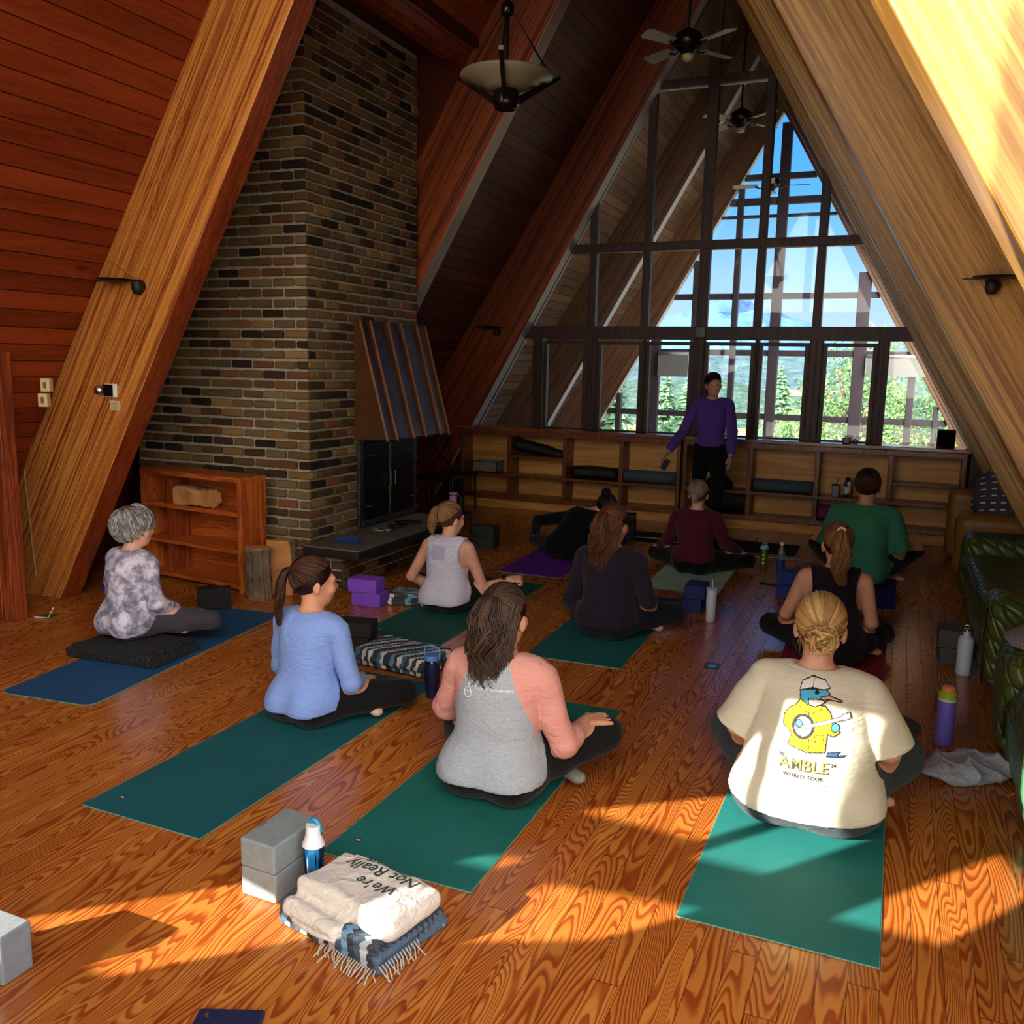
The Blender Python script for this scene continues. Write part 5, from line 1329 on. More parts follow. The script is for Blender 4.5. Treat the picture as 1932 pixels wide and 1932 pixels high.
for i in range(N_-1):
    for j in range(N_-1):
        mb.f.append((i*N_+j, i*N_+j+1, (i+1)*N_+j+1, (i+1)*N_+j)); mb.m.append(0); mb.c.append(None)
mb.build('mesh_panel', fabric('sheer_mesh', 'b9b2cc', 'a9a1be', 900, .2), s3_, fix=False)
g = G('raglan_jersey'); o_ = g.obj(); at_ = g.sep(g.n('Attribute', attribute_name='Col').outputs['Color']); n1 = g.noise(o_, 420, 2, .6)
c_ = g.mix(g.math('GREATER_THAN', at_[0], .5), g.ramp(n1, [(.35, lin('868d96')), (.65, lin('b0b6be'))]), g.ramp(n1, [(.35, lin('c98a80')), (.65, lin('d99c92'))]))
c_ = g.mix(g.math('LESS_THAN', at_[1], .10), c_, lin('d8dbe0'))
rag = g.bsdf(c_, .9, 0, Normal=g.bump(g.math('ADD', g.noise(g.map(o_, (1, 1, 2.)), 12, 4, .55, 1.), g.math('MULTIPLY', n1, .06)), .6, .02), Specular_IOR_Level=.15)
p4, s4, i4 = person(dict(L0, loc=(-1.40, 3.17, .006), yaw=.0, s=1.06, skin=SK['a'], shirt=rag, raglan=True, pants=BLK, zsh=.50, torso=(.16, .11), waist=(.145, .115), hipr=(.185, .14), hy=-.10, hp=-.1, elR=(.25, .07, .22), wrR=(.265, .27, .245), elL=(-.27, .10, .27), wrL=(-.2, .28, .2),
    knR=(.33, .36, .17), knL=(-.34, .34, .14), hem=.115, hemy=.12, loose=.014, fold=1.0, sleeve=.80, hdR=(.62, .72, -.05), hnR=(.35, .1, 1), curl=.62, hand_h=.0035, body_h=.007, shirt_h=.006,
    hair=dict(kind='half', tie=(0, -.80, .58), len=.27, w=.075, wave=.022, out=.045, n=150, seed=7), haircol=((.016, .009, .006), (.085, .048, .03)), feet=[('left_sock', 'L', fabric('grey_sock', '8d8f8a', '6f716c', 300))],
    label='seated person with dark loose hair in a grey raglan shirt with pink sleeves'))
# print on the raglan shirt
bv = bvh_of(i4['V'], i4['F'])
wi = plain('print_white', 'e6e8ea', .8); m = MB()
for cx, cz, rr_ in ((-.075, .438, .017), (-.062, .470, .010)): m.tube(on_back(bv, [(cx+rr_*math.cos(a), cz+rr_*math.sin(a)*1.1) for a in np.linspace(0, 2*PI, 18)]), .0014, 4)
m.tube(on_back(bv, [(-.090+i*.005, .440+.004*(i % 2)) for i in range(7)]), .0012, 4); m.build('pear_print', wi, s4)
tv, tf = text_mesh('fit pear movement', .020); mb = MB(); mb.add(on_back(bv, [(v.x+.03, v.y+.463) for v in tv]), tf); mb.build('lettering', wi, s4, fix=False)
person(dict(L0, loc=(-2.72, 7.63, .006), yaw=-.05, s=1.0, skin=SK['a'], shirt=fabric('black_jersey', '101014', '0a0a0c', 400, .4), pants=fabric('dark_joggers', '1a1216', '120c10', 400), zsh=.38, lean=(.16, .14), hoff=(.15, .06, .05), hr=.25, hp=-.9, hy=-.2, elL=(-.30, .06, .32), wrL=(-.42, .24, .17), elR=(.42, .22, .20), wrR=(.46, .36, .16),
    knL=(-.42, .30, .10), knR=(.36, .32, .10), hem=.10, loose=.016, sleeve=.97, body_h=.010, shirt_h=.009,
    hair=dict(kind='bun', tie=(0, -.8, .5), R=.04, seed=8), haircol=C_BLK, label='person in black bending to the right with hands on knees on the purple mat'))
person(dict(L0, loc=(-1.65, 5.50, .006), yaw=-.02, s=1.07, skin=SK['b'], shirt=fabric('plum_jacket', '2a2130', '1f1926', 500, .5), pants=fabric('ink_leggings', '171a28', '10121c', 500), zsh=.49, hy=-.25, hp=-.1, elR=(.24, .04, .24), wrR=(.20, .24, .16), elL=(-.24, .04, .24), wrL=(-.18, .22, .16),
    hem=.10, hemy=.1, loose=.013, sleeve=.97, fold=.8, hair=dict(kind='half', tie=(0, -.88, .45), len=.30, w=.062, wave=.022, out=.05, n=170, seed=9), haircol=((.035, .011, .006), (.17, .06, .026)), feet=[('left_foot_sole', 'L', plain('pale_sole2', 'c9a890', .6))],
    label='seated person with wavy auburn hair in a dark plum jacket on the teal mat'))
person(dict(L0, loc=(-1.53, 7.62, .006), yaw=.0, s=.98, skin=SK['c'], shirt=fabric('maroon_top', '5c1e30', '481624', 500, .5), pants=BLK, zsh=.50, hy=.0, hp=-.1, elR=(.26, .10, .26), wrR=(.36, .30, .17), elL=(-.26, .10, .26), wrL=(-.38, .28, .17), knR=(.42, .34, .09), knL=(-.42, .32, .09), hdR=(.6, .5, -.5), hdL=(-.6, .5, -.5),
    hem=.14, hemy=.1, loose=.014, sleeve=.93, body_h=.009, hair=dict(kind='pony', tie=(0, -.9, -.20), len=.07, w=.026, wave=.004, out=.02, n=70, seed=10), haircol=((.14, .10, .07), (.38, .30, .21)),
    label='seated person with grey-blond low ponytail in a maroon top on the mint mat'))
person(dict(L0, loc=(-.19, 7.85, .006), yaw=-.05, s=1.13, skin=SK['b'], shirt=fabric('green_tee', '3f8768', '357858', 500, .5), pants=fabric('charcoal_trousers', '1c2026', '12151a', 400), sh=.185, torso=(.17, .115), waist=(.15, .115), zsh=.53, hy=.0, hp=-.18, elR=(.25, .08, .27), wrR=(.24, .30, .20), elL=(-.25, .08, .27), wrL=(-.24, .30, .20),
    knR=(.35, .33, .24), knL=(-.35, .33, .22), hem=.06, hemy=.1, loose=.014, sleeve=.5, slf=.02, hair=dict(kind='crop', len=.05, vol=.35, n=700, seed=11), haircol=C_DKB,
    label='seated man with short dark hair in a green t-shirt on the indigo mat'))
person(dict(L0, loc=(-.27, 5.60, .006), yaw=.05, s=1.03, skin=SK['a'], shirt=fabric('black_tank', '1b1720', '141118', 500, .5), pants=BLK, zsh=.50, hy=.15, hp=-.1, elR=(.22, .06, .25), wrR=(.16, .28, .14), elL=(-.26, .06, .25), wrL=(-.26, .28, .14), hem=.05, loose=.018, sleeve=0, tank=True, hole=.035,
    knL=(-.36, .28, .12), knR=(.30, .34, .12), hair=dict(kind='pony', tie=(0, -.80, .55), len=.30, w=.055, wave=.018, out=.05, n=190, seed=12, band=(.75, .55, .5)), haircol=((.07, .025, .010), (.32, .15, .055)),
    label='seated person with high brown ponytail in a black tank on the red mat'))
cream = fabric('cream_tee', 'cfc9b4', 'c8c2ac', 500, .32)
p10, s10, i10 = person(dict(L0, loc=(-.21, 3.50, .006), yaw=.0, s=1.10, skin=SK['c'], shirt=cream, pants=fabric('slate_leggings', '3c454b', '2c3439', 400, .35), sh=.165, torso=(.185, .14), waist=(.215, .175), hipr=(.235, .19), zsh=.50, armr=1.12, legr=1.22, hy=.05, hp=-.02, elR=(.255, .03, .30), wrR=(.25, .24, .18), elL=(-.255, .03, .30), wrL=(-.25, .24, .18),
    knR=(.31, .34, .16), knL=(-.33, .34, .16), hem=.135, hemy=.32, loose=.012, sloose=.012, sleeve=.5, slf=.024, body_h=.008, shirt_h=.006, fold=.85, hs=1.0,
    hair=dict(kind='bun', tie=(.08, -.92, -.12), R=.052, seed=13), haircol=C_BLD, label='seated person with blond bun in a cream t-shirt with a printed banjo player'))
# picture and lettering on the tee (local metres; the shirt is scaled by 1.10)
bv = bvh_of(i10['V'], i10['F']); U = .00177/1.10; UZ = .00195/1.10; X0, Z0 = P10X, P10Z
def seg(p, q, r): 
    (x0, y0), (x1, y1) = p, q; d = math.hypot(x1-x0, y1-y0); nx, ny = -(y1-y0)/d*r, (x1-x0)/d*r; return [(x0+nx, y0+ny), (x1+nx, y1+ny), (x1-nx, y1-ny), (x0-nx, y0-ny)]
def disc(c, r, n=20): return [(c[0]+r*math.cos(2*PI*i/n), c[1]+r*math.sin(2*PI*i/n)) for i in range(n)]
BKc, YEL = lin('1c1c20'), lin('f0c81c')
SH = [([(1500, 1332), (1520, 1340), (1550, 1338), (1562, 1350), (1570, 1372), (1584, 1384), (1572, 1392), (1560, 1388), (1558, 1420), (1522, 1424), (1484, 1416), (1489, 1396), (1471, 1384), (1470, 1366), (1480, 1350), (1492, 1344)], YEL),
      (seg((1519, 1345), (1526, 1420), .8), BKc), (seg((1536, 1392), (1552, 1390), .8), BKc), (seg((1536, 1392), (1538, 1406), .8), BKc), (seg((1552, 1390), (1554, 1405), .8), BKc), (seg((1500, 1345), (1519, 1356), .8), BKc), (seg((1548, 1343), (1524, 1356), .8), BKc),
      ([(1498, 1316), (1548, 1310), (1558, 1318), (1556, 1328), (1540, 1338), (1516, 1340), (1500, 1332)], lin('4aa6c8')), ([(1516, 1330), (1545, 1328), (1550, 1333), (1530, 1342), (1518, 1340)], lin('e0d8c8')),
      ([(1497, 1318), (1500, 1302), (1520, 1293), (1545, 1297), (1557, 1309), (1545, 1312), (1520, 1311)], lin('d6d3cc')), (seg((1524, 1294), (1522, 1311), .6), BKc),
      ([(1540, 1324), (1556, 1320), (1583, 1329), (1582, 1331), (1556, 1327), (1542, 1329)], lin('c9907c')), (disc((1532, 1317), 3.4, 12), lin('f2e8a0')), (disc((1532, 1317), 1.6, 10), BKc),
      (disc((1511, 1380), 22), lin('3a3a40')), (disc((1511, 1380), 18.5), lin('eef0f0')), (seg((1493, 1386.3), (1591, 1356.7), 4.4), BKc), (seg((1494, 1386), (1590, 1357), 3.0), lin('aaa6a2')), (seg((1585, 1358), (1602, 1353), 6.2), BKc), (seg((1586, 1358), (1600, 1354), 5), lin('cfc8c0')), (disc((1502, 1376), 7, 12), lin('4aa6c8')), (disc((1574, 1376), 8, 12), lin('4aa6c8')),
      ([(1563, 1420), (1588, 1417), (1582, 1424), (1600, 1423), (1594, 1426), (1562, 1427)], lin('24507c'))]
def inpoly(p, P):
    x, y = p; c = False; j = len(P)-1
    for i in range(len(P)):
        if (P[i][1] > y) != (P[j][1] > y) and x < (P[j][0]-P[i][0])*(y-P[i][1])/(P[j][1]-P[i][1])+P[i][0]: c = not c
        j = i
    return c
def edged(p, P):
    x, y = p
    for i in range(len(P)):
        ax, ay = P[i-1]; bx, by = P[i]; dx, dy = bx-ax, by-ay; t_ = max(0, min(1, ((x-ax)*dx+(y-ay)*dy)/max(dx*dx+dy*dy, 1e-6)))
        if (x-ax-t_*dx)**2+(y-ay-t_*dy)**2 < 1.0: return True
    return False
ST = 1.1; NX, NY = int(140/ST), int(140/ST); colr = {}
for i in range(NX):
    for j in range(NY):
        p = (1465+(i+.5)*ST, 1289+(j+.5)*ST); c = None
        for P, cc in SH:
            if inpoly(p, P): c = cc
            if len(P) != 4 and edged(p, P): c = BKc
        if c: colr[(i, j)] = c
idx = {}; pts = []
for (i, j) in colr:
    for a, b in ((i, j), (i+1, j), (i+1, j+1), (i, j+1)):
        if (a, b) not in idx: idx[(a, b)] = len(pts); pts.append(((1465+a*ST-1530)*U+X0, -(1289+b*ST-1360)*UZ+Z0))
vs = on_back(bv, pts); mb = MB(); mb.v = vs
for (i, j), c in colr.items(): mb.f.append((idx[(i, j)], idx[(i+1, j)], idx[(i+1, j+1)], idx[(i, j+1)])); mb.m.append(0); mb.c.append(c)
mb.build('shirt_picture', attr_mat('shirt_ink', .85), s10, fix=False)
def shirt_text(txt, px, py, size, mat, off=.0028, dx=0, dy=0, **kw):
    tv, tf = text_mesh(txt, size, **kw); mb = MB(); mb.add(on_back(bv, [((px+dx-1530)*U+X0+v.x, -(py+dy-1360)*UZ+Z0+v.y) for v in tv], off), tf); mb.build('lettering', mat, s10, fix=False)
bk = plain('ink_black', '24221f', .8); gd = plain('ink_gold', '8f7a30', .8)
shirt_text('AMBLE', 1519, 1449, .052, bk, dx=1.2, dy=1.2, bold=.0009, spacing=1.05); shirt_text('AMBLE', 1519, 1449, .052, gd, .0036, spacing=1.05)
shirt_text('20', 1473, 1436, .017, bk, bold=.0004); shirt_text('24', 1577, 1443, .017, bk, bold=.0004); shirt_text('WORLD TOUR', 1519, 1470, .018, bk, bold=.0004, spacing=1.1)
shirt_text('Throw the trout out to catch the salmon', 1521, 1480, .0095, bk, off=.0045, shear=.3)
# the standing woman
person(dict(loc=(-1.80, 9.52, .0), yaw=PI+.12, s=1.0, skin=SK['a'], stand=True, pelz=.92, zsh=1.40, sh=.165, torso=(.145, .10), waist=(.125, .095), hipr=(.165, .115), lean=(0, .0), hy=.45, hp=.0,
    elR=(.27, .06, 1.12), wrR=(.42, .14, .89), elL=(-.22, -.02, 1.12), wrL=(-.22, .08, .87), hdR=(.6, .2, -.8), hnR=(.7, -.2, .5), hdL=(0, .15, -1), hnL=(-1, .2, 0), knL=(-.10, .02, .50), knR=(.10, .02, .50), anL=(-.10, -.02, .07), anR=(.12, -.02, .07),
    ftL=(-.12, .13, .03), ftR=(.15, .13, .03), shirt=fabric('violet_top', '6644a0', '54368c', 500, .6), pants=BLK, hem=.95, fold=.4, loose=.014, sleeve=.97, body_h=.009, shirt_h=.008, pinf=.012,
    hair=dict(kind='pony', tie=(0, -.9, -.2), len=.22, w=.03, wave=.006, out=.03, n=80, seed=14), haircol=C_DKB, feet=[('shoe', 'L', MAT['black']), ('shoe', 'R', MAT['black'])],
    label='standing person in a purple long-sleeved top and black trousers before the windows'))

r = thing('phone', 'small dark phone held in the extended hand of the standing woman', 'phone', (-2.24, 9.40, .74), .3)
MB().box((-.03, -.006, -.06), (.03, .006, .06), rot=(0, .5, 0)).build('case', MAT['black'], r, bevel=.003)
# ------------------------------------------------------------ outside
MAT['needle'] = plain('conifer_green', '47684c', .9, bump=.5, bscale=20, var=.35)
MAT['leaf'] = plain('spring_green', '4f6e3c', .9, bump=.4, bscale=20, var=.3)
MAT['bark'] = plain('bark', '5b4a3c', .95, bump=.5, bscale=20)
g = G('marsh'); o_ = g.obj(); n_ = g.noise(g.map(o_, (1, 2.5, 1)), .35, 6, .7)
g.bsdf(g.ramp(n_, [(.38, lin('b4bcc2')), (.46, lin('a08e68')), (.55, lin('94702f')), (.66, lin('5f5228'))]), .9)
struct(MB().box((-160, 22, -3.2), (120, 400, -3)).build('ground', g.m))
def heightfield(name, x0, x1, y, top, base, mat, n=160, amp=1., seed=0, depth=40):
    mb = MB(); vs = []; R_ = 8
    for r in range(R_+1):
        for i in range(n+1):
            x = x0+(x1-x0)*i/n; t = r/R_; h = top(x); q = mn.fractal(Vector((x*.02+seed, r*.5, seed)), 1., 2., 5)*amp
            vs.append((x, y-depth*(1-t), base+(h-base)*math.sin(t*PI/2)+q*math.sin(t*PI)+q*t*.8))
    fs = [(r*(n+1)+i, r*(n+1)+i+1, (r+1)*(n+1)+i+1, (r+1)*(n+1)+i) for r in range(R_) for i in range(n)]
    o = mb.add(vs, fs).build(name, mat, smooth=True); return struct(o)
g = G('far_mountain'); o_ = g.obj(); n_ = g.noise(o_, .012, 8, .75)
g.bsdf(g.ramp(n_, [(.35, lin('2a5288')), (.6, lin('4472a8')), (.72, lin('7298c0'))]), 1.)  # haze of distance painted into the blue base colour
def mtn(x): return 40+150*math.exp(-((x+1010)/430)**2)+130*math.exp(-((x+480)/190)**2)+70*math.exp(-((x+150)/260)**2)+60*math.exp(-((x+1900)/500)**2)
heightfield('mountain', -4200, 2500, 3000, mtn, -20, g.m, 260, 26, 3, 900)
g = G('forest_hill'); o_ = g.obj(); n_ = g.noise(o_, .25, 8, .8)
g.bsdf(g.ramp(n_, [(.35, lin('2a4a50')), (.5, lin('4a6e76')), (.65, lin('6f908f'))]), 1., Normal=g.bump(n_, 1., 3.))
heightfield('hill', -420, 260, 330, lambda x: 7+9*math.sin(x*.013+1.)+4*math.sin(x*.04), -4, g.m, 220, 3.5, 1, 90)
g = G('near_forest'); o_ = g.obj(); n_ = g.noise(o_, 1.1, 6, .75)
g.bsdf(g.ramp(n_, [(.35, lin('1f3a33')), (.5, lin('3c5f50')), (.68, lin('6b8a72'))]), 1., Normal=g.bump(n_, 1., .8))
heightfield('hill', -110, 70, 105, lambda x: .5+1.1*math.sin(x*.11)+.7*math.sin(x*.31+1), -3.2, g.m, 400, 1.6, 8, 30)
def conifer(name, label, x, y, h, seed, mat='needle', group='conifers across the marsh', w=.26):
    r = thing(name, label, 'tree', (x, y, -3.05), 0, group); rnd = random.Random(seed)
    MB().tube([(0, 0, 0), (0, 0, h*.96)], [h*.018, .02], 6).build('trunk', MAT['bark'], r)
    mb = MB(); N = 26
    for k in range(N):
        t = k/(N-1); z = h*(.10+.88*t); R_ = h*w*(1-t)**.8+.12
        for j in range(13):
            a = rnd.uniform(0, 2*PI); q = R_*rnd.uniform(.6, 1.1); dz = -q*rnd.uniform(.1, .45); wd = q*.24+.05
            c, s_ = math.cos(a), math.sin(a); e = Vector((c*q, s_*q, z+dz)); m0 = Vector((c*q*.5, s_*q*.5, z+dz*.2)); pr = Vector((-s_, c, 0))*wd
            up = Vector((0, 0, wd*.5))
            mb.add([(0, 0, z), tuple(m0+pr-up), tuple(e), tuple(m0-pr-up), tuple(m0+up)], [(0, 1, 4), (1, 2, 4), (2, 3, 4), (3, 0, 4)])
    mb.build('foliage', MAT[mat], r, fix=False); return r
def broad(name, label, x, y, h, seed, mat='leaf', w=.4):
    r = thing(name, label, 'tree', (x, y, -3.05), 0); rnd = random.Random(seed)
    t_ = MB().tube([(0, 0, 0), (0, 0, h*.6)], [h*.03, h*.012], 6)
    for j in range(6):
        a = j*1.05; t_.tube([(0, 0, h*.3), (math.cos(a)*h*w*.6, math.sin(a)*h*w*.6, h*.75)], [h*.012, .02], 5)
    t_.build('trunk', MAT['bark'], r)
    mb = MB()
    cl = [(rnd.uniform(-1, 1)*w*h*.75, rnd.uniform(-1, 1)*w*h*.75, h*rnd.uniform(.22, .85), h*rnd.uniform(.12, .2)) for _ in range(22)]
    for i in range(5200):
        cx, cy, cz, cr = rnd.choice(cl); v = Vector((rnd.gauss(0, 1), rnd.gauss(0, 1), rnd.gauss(0, 1))).normalized()*cr*rnd.uniform(.6, 1.05)
        p = Vector((cx, cy, cz))+v; s_ = h*rnd.uniform(.006, .013); u = Vector((rnd.gauss(0, 1), rnd.gauss(0, 1), rnd.gauss(0, 1))).normalized()*s_; w_ = u.orthogonal().normalized()*s_
        mb.add([tuple(p+u), tuple(p+w_), tuple(p-u), tuple(p-w_)], [(0, 1, 2, 3)])
    mb.build('foliage', MAT[mat], r, fix=False); return r
# ------------------------------------------------------------ porch outer frame, y = 15.95..16.1
pf = MB(); YO = 16.0
def vb(x, z0, z1, w): pf.box((x-w/2, YO, z0), (x+w/2, YO+.12, min(z1, 5.9-1.75*abs(x-XC))))
for x, w in ((-2.05, .17), (-2.74, .10), (-3.43, .10), (-1.35, .10), (-.67, .20), (-4.1, .17), (-4.75, .10), (.15, .11), (.55, .08)): vb(x, -.02, 6, w)
for z, h_ in ((4.94, .10), (4.55, .12), (4.31, .05), (3.0, .10), (.965, .10), (2.05, .1), (0.05, .12)):
    hw = (5.95-z)/1.75; pf.box((XC-hw, YO+.02, z-h_/2), (XC+hw, YO+.10, z+h_/2))
struct(pf.build('window_50', MAT['outframe'], bevel=.01))
for nm, x0, x1, zl, lb in (('roller_blind', -4.02, -3.48, 1.62, 'grey roller blind pulled partway down on the porch, left of the standing woman'), ('roller_blind', -.55, .75, 1.70, 'grey roller blind pulled partway down on the porch at the right')):
    r = thing(nm, lb, 'blind', ((x0+x1)/2, YO-.06, 2.02)); hwd = (x1-x0)/2
    MB().box((-hwd, -.004, zl-2.02), (hwd, .004, 0)).build('cloth', plain('blind_cloth', '8e8f8a', .8), r)
    MB().tube([(-hwd, 0, 0), (hwd, 0, 0)], .03, 8).build('roller', MAT['whitepaint'], r, smooth=True)
# ceiling fans and pendant
def fan(loc, rz, label, top, bl=.52, nb=4):
    r = thing('ceiling_fan', label, 'ceiling fan', loc, rz)
    MB().tube([(0, 0, .10), (0, 0, top-loc[2])], .013, 8).build('downrod', MAT['black'], r, smooth='auto')
    MB().lathe([(.02, .14), (.05, .12), (.12, .08), (.14, .02), (.12, -.04), (.07, -.07), (.06, -.10)], 24).build('motor', plain('fan_bronze', '2a2320', .3, .6), r, smooth=True)
    MB().lathe([(.05, -.10), (.055, -.13), (.035, -.155), (0, -.16)], 20).build('switch_housing', MAT['cream'], r, smooth=True)
    for k in range(nb):
        a = 2*PI*k/nb
        rm = Matrix.Rotation(a, 4, 'Z')
        b = MB().tube([(.10, 0, -.03), (.16, .0, -.06), (.24, 0, -.03)], [.014, .01, .014], 6); b.v = [tuple(rm @ Vector(v)) for v in b.v]; b.build('blade_arm', MAT['ironedge'], r)
        b = MB(); P = [(.20, -.055), (.20, .055), (bl+.02, .075), (bl+.06, .05), (bl+.06, -.05), (bl+.02, -.075)]
        b.prism(P, -.028, -.020, 'z'); tl = Matrix.Rotation(.22, 4, 'X'); b.v = [tuple(rm @ tl @ Vector(v)) for v in b.v]
        b.build('blade', plain('fan_blade', '9a9488', .5) , r)
    return r
fan((-2.12, 9.0, 4.80), 1.0, 'dark ceiling fan with pale blades hanging inside the room in front of the gable window', 6.2, .50)
fan((-2.12, 12.05, 4.86), .9, 'ceiling fan seen through the upper panes, nearer one on the porch', 6.2)
fan((-2.12, 15.0, 4.62), .1, 'ceiling fan seen small through the panes, farther one on the porch', 6.2)
pl_ = thing('pendant_lamp', 'inverted dish pendant lamp with black fins on a long rod', 'pendant lamp', (-2.12, 4.77, 3.14), .35)
MB().lathe([(.0, .02), (.06, .0), (.075, .03), (.07, .09), (.06, .10)], 24).build('lamp_base', MAT['blackg'], pl_, smooth=True)
MB().lathe([(.06, .10), (.12, .108), (.125, .122), (.18, .132), (.185, .146), (.255, .165), (.25, .178), (.19, .160), (.12, .135), (.05, .115)], 36).build('shade', MAT['lampglass'], pl_, smooth=True)
MB().tube([(0, 0, .1), (0, 0, 3.0)], .012, 8).build('rod', MAT['blackg'], pl_, smooth='auto')
MB().lathe([(.02, .47), (.035, .49), (.035, .53), (.02, .55)], 16).build('hub', MAT['blackg'], pl_, smooth=True)
for k in range(3):
    a = 2*PI*k/3+.5; c, s_ = math.cos(a), math.sin(a)
    b = MB(); pr = Vector((-s_, c, 0))*.012
    P = [Vector((c*.06, s_*.06, .02)), Vector((c*.33, s_*.33, .20)), Vector((c*.33, s_*.33, .22)), Vector((c*.06, s_*.06, .07))]
    b.add([tuple(p-pr) for p in P]+[tuple(p+pr) for p in P], [(0, 1, 2, 3), (7, 6, 5, 4), (0, 4, 5, 1), (1, 5, 6, 2), (2, 6, 7, 3), (3, 7, 4, 0)]); b.build('fin', MAT['blackg'], pl_)
    MB().tube([(c*.03, s_*.03, .5), (c*.29, s_*.29, .19)], .005, 6).build('stay', MAT['blackg'], pl_)
# wall sconces on the beams, switches and cable
def sconce(loc, sd, label, s=1., off=0.):
    r = thing('wall_sconce', label, 'wall lamp', loc); r.scale = (s, s, s)
    MB().lathe([(0, -.03), (.055, -.03), (.06, 0)], 24, axis='y').build('wall_plate', MAT['black'], r, smooth='auto')
    MB().lathe([(.0, -.075), (.035, -.07), (.052, -.03), (.052, .03), (.04, .05)], 20, (sd*-.01, -.05, 0)).build('lamp_cup', MAT['black'], r, smooth=True)
    prof = [(.045, .0), (.10, .02), (.16, .035), (.165, .042), (.10, .032), (.04, .015)]
    m = MB().lathe(prof, 24, (off, -.09, .02)); m.build('dish', MAT['iron'], r, smooth=True)
    MB().box((-.23+off, -.095, .04), (.23+off*.6, -.085, .052)).build('fin', MAT['black'], r)
sconce((-4.60, 4.55, 2.21), -1, 'black wall sconce on the left foreground beam beside its surface cable', .72, -.22)
sconce((-4.62, 10.25, 2.17), -1, 'small black wall sconce on the dark far left beam', .8, -.12)
sconce((.335, 4.55, 2.14), 1, 'dark wall sconce on the honey coloured beam at the right edge', .55)
cb = MB().tube([(-4.60, 4.545, 2.24), (-4.86, 4.545, 2.385), (-5.33, 4.545, 1.66), (-5.79, 4.545, .93), (-5.74, 4.545, .15)], .008, 6)
tag(cb.build('surface_cable', plain('cable_trunking', '9a6a3a', .5)), 'thin surface cable running down the left foreground beam from the sconce', 'cable')
th = thing('thermostat', 'black and white thermostat with small display on the left foreground beam', 'thermostat', (-4.90, 4.55, 1.53))
MB().box((-.055, -.02, -.045), (.055, 0, .045)).build('case', MAT['white'], th, bevel=.006)
MB().box((-.05, -.026, -.04), (.03, -.02, .04)).build('display', MAT['blackg'], th)
sen = MB().lathe([(.0, -.045), (.025, -.04), (.036, -.015), (.038, 0)], 20, axis='y'); tag(sen.build('round_sensor', MAT['chrome'], smooth=True, loc=(-5.0, 4.55, 1.53)), 'small round chrome knob sensor left of the thermostat on the beam', 'sensor')
nt_ = thing('paper_note', 'small printed paper note taped below the thermostat', 'note', (-4.875, 4.548, 1.43))
MB().box((-.045, -.002, -.032), (.045, 0, .032)).build('sheet', plain('note_paper', 'cdb98c', .8), nt_)
m = MB()
for i in range(6): m.box((-.038, -.003, .02-i*.008), (.03+.008*(i % 2), -.002, .022-i*.008))
m.build('print_lines', plain('note_ink', '7d6b4a', .8), nt_)
for k, z in enumerate((1.56, 1.46)):
    s_ = thing('switch_plate', ('upper' if k == 0 else 'lower')+' cream wall switch plate beside the left foreground beam', 'switch', (-5.235-.03*k, 4.32, z), .5)
    MB().box((-.03, -.03, -.045), (.03, .03, .045)).build('plate', MAT['cream'], s_, bevel=.004)
    MB().box((-.008, -.04, -.02), (.008, -.03, .02)).build('toggle', plain('toggle', '7c5a2a', .5), s_)
pb = MB().box((-.06, -.01, -.06), (.06, .0, .06)); o_ = tag(pb.build('window_sensor', MAT['blackg'], bevel=.004, loc=(-2.15, 10.385, 2.17)), 'small dark square control box on the central window rail', 'control box')

# ------------------------------------------------------------ trees seen through the glass
for i, (x, y, h_) in enumerate([(-17.5, 42, 5.6), (-16.0, 40, 6.3), (-14.6, 41, 6.0), (-13.2, 39, 6.4), (-12.0, 40, 5.2), (-10.6, 44, 5.0), (-9.3, 43, 4.6), (-19, 44, 5.2), (-20.6, 45, 5.6), (-6.5, 55, 5.4), (-4.2, 57, 4.8)]):
    conifer('conifer_tree', 'pale green conifer in the far tree line beyond the porch windows', x, y, h_, i)
for i, (x, y, h_, w, lb) in enumerate([(1.9, 34, 6.6, .34, 'tallest light green leafy tree behind the third lower pane from the right'), (4.4, 33, 4.6, .5, 'bushy green tree seen through the lower right sloping pane, left one'), (6.9, 32, 5.0, .5, 'bushy green tree seen through the lower right sloping pane, right one'), (-.9, 40, 3.4, .5, 'low green bush left of the tallest leafy tree outside')]):
    broad('leafy_tree', lb, x-3.3, y, h_, 30+i, w=w)
# a flat dark-sided boathouse roof far off is not visible; reeds
rd = MB(); rnd = random.Random(9)
for i in range(5200):
    x = rnd.uniform(-34, 10); y = rnd.uniform(30, 62)
    if mn.noise(Vector((x*.15, y*.2, 2))) < .02: continue
    h_ = rnd.uniform(.3, .8); a = rnd.uniform(0, PI); q = .12
    rd.add([(x-math.cos(a)*q, y-math.sin(a)*q, -3), (x+math.cos(a)*q, y+math.sin(a)*q, -3), (x+rnd.uniform(-.1, .1), y, -3+h_)], [(0, 1, 2)])
tag(rd.build('marsh_reeds', plain('reeds', 'a07832', .9), fix=False), 'golden marsh reeds on the pale frozen shore outside', 'reeds', kind='stuff')

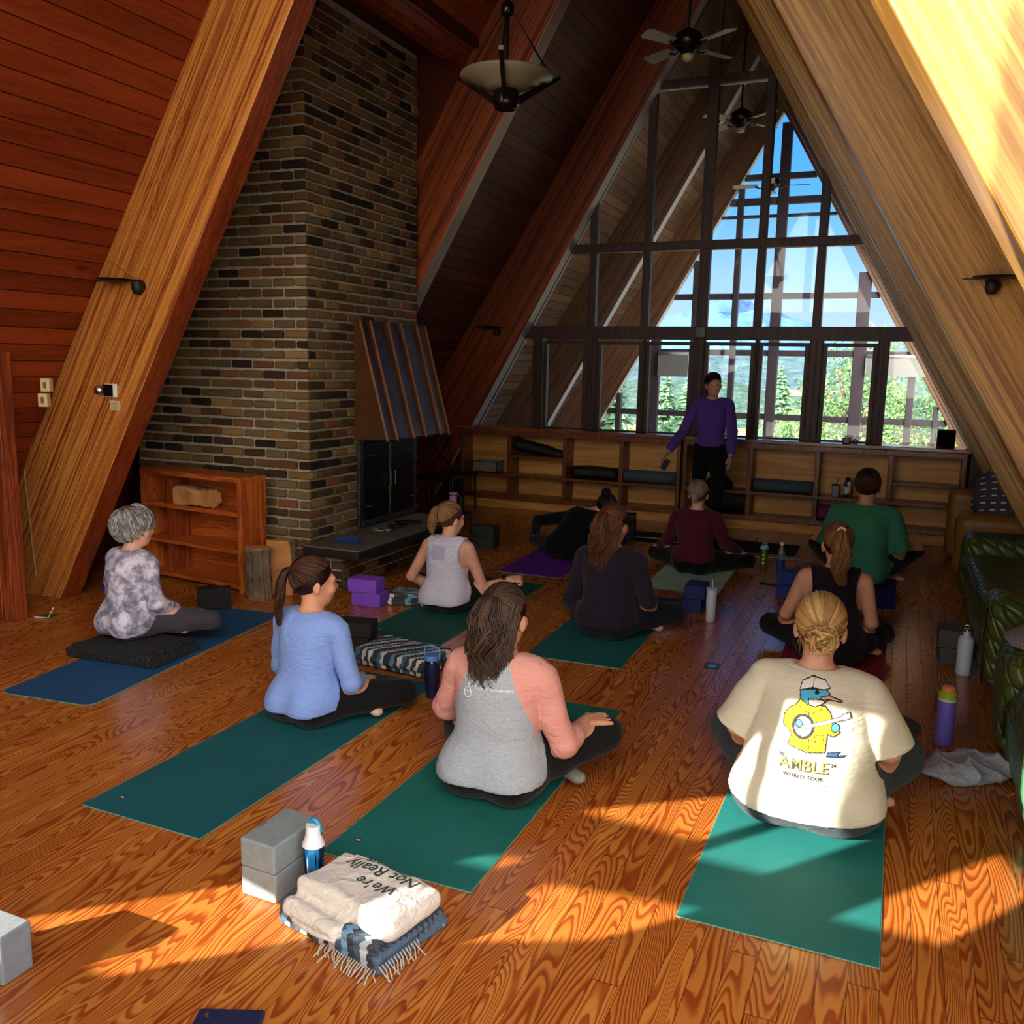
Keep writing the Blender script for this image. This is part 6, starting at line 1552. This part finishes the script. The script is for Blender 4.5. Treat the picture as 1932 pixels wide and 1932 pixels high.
# ------------------------------------------------------------ light
wd = bpy.data.worlds.new('sky'); SC.world = wd; wd.use_nodes = True; t = wd.node_tree; t.nodes.clear()
def wn(typ, ins=None, **p):
    nd = t.nodes.new('ShaderNode'+typ)
    for k, v in p.items(): setattr(nd, k, v)
    for k, v in (ins or {}).items():
        if isinstance(v, bpy.types.NodeSocket): t.links.new(v, nd.inputs[k])
        else: nd.inputs[k].default_value = v
    return nd
tc = wn('TexCoord').outputs['Generated']; nrm = wn('VectorMath', {0: tc}, operation='NORMALIZE').outputs[0]
zz = wn('SeparateXYZ', {0: nrm}).outputs[2]
rp = wn('ValToRGB', {0: zz}); cr = rp.color_ramp
while len(cr.elements) < 6: cr.elements.new(.5)
for e, (p, c) in zip(cr.elements, [(0, '8fa3a8'), (.02, 'c4dcf0'), (.10, '9accf8'), (.17, '5cb0fa'), (.30, '3a95f5'), (1., '2a70d0')]): e.position = p; e.color = lin(c)
sd_ = Vector((-.617, -.787, .367)).normalized()
dt = wn('VectorMath', {0: nrm, 1: tuple(sd_)}, operation='DOT_PRODUCT').outputs['Value']
dp_ = wn('Math', {0: dt, 1: 0.}, operation='MAXIMUM').outputs[0]; yy = wn('SeparateXYZ', {0: nrm}).outputs[1]; dp2 = wn('Math', {0: yy, 1: -.9, 2: .25}, operation='MULTIPLY_ADD', use_clamp=True).outputs[0]
st_ = wn('Math', {0: dp2, 1: BACKSKY, 2: 1.0}, operation='MULTIPLY_ADD').outputs[0]
mixc = wn('Mix', {0: wn('Math', {0: dp2, 1: 1.2}, operation='MULTIPLY', use_clamp=True).outputs[0], 6: rp.outputs[0], 7: (1., .93, .82, 1)}, data_type='RGBA').outputs[2]
bg = wn('Background', {0: mixc, 1: wn('Math', {0: st_, 1: SKY}, operation='MULTIPLY').outputs[0]})
t.links.new(bg.outputs[0], wn('OutputWorld').inputs[0])
sl = bpy.data.lights.new('sun', 'SUN'); sl.energy = SUN; sl.angle = math.radians(.35); sl.color = (1., .95, .86)
so_ = bpy.data.objects.new('sun', sl); COL.objects.link(so_)
so_.rotation_euler = Vector((-.243, -.308, .144)).to_track_quat('Z', 'Y').to_euler(); so_.location = (-12, -14, 12)
def portal(loc, size, rot):
    l = bpy.data.lights.new('window_daylight_portal', 'AREA'); l.shape = 'RECTANGLE'; l.size, l.size_y = size; l.cycles.is_portal = True
    o = bpy.data.objects.new('window_daylight_portal', l); COL.objects.link(o); o.location = loc; o.rotation_euler = rot
portal((-2.1, 16.3, 2.9), (7.0, 5.8), (-PI/2, 0, 0))
portal((1.0, .2, 2.8), (5.9, 3.1), Vector((1, 0, .637)).to_track_quat('Z', 'Y').to_euler())
portal((-2.1, -1.5, 3.0), (7.0, 6.0), (PI/2, 0, 0))
portal((2.2, 13.1, 1.8), (5.3, 4.0), (PI/2, 0, PI/2))
# ------------------------------------------------------------ camera
cd = bpy.data.cameras.new('camera'); cam = bpy.data.objects.new('camera', cd); COL.objects.link(cam); SC.camera = cam
cd.sensor_width = 36; cd.sensor_fit = 'HORIZONTAL'; cd.lens = 1691.02/1932*36; cd.clip_start = .05; cd.clip_end = 6000
ya, pi_, ro = .40304901, .16185452, -.02036327
fw = Vector((-math.sin(ya)*math.cos(pi_), math.cos(ya)*math.cos(pi_), -math.sin(pi_))); rt = Vector((math.cos(ya), math.sin(ya), 0)); dn = fw.cross(rt)
r2 = rt*math.cos(ro)+dn*math.sin(ro); d2 = -rt*math.sin(ro)+dn*math.cos(ro)
M4 = Matrix((r2, -d2, -fw)).transposed().to_4x4(); M4.translation = (0, 0, 1.75); cam.matrix_world = M4
SC.view_settings.view_transform = 'Standard'; SC.view_settings.look = 'None'; SC.view_settings.gamma = 1; SC.view_settings.use_curve_mapping = False
SC.view_settings.exposure = EXPO
SC.cycles.max_bounces = 7; SC.cycles.diffuse_bounces = 4; SC.cycles.glossy_bounces = 3; SC.cycles.transmission_bounces = 4; SC.cycles.transparent_max_bounces = 12
SC.cycles.caustics_reflective = False; SC.cycles.caustics_refractive = False; SC.cycles.sample_clamp_indirect = 6.0
SC.cycles.use_adaptive_sampling = True; SC.cycles.adaptive_threshold = .02
SC.cycles.use_denoising = True
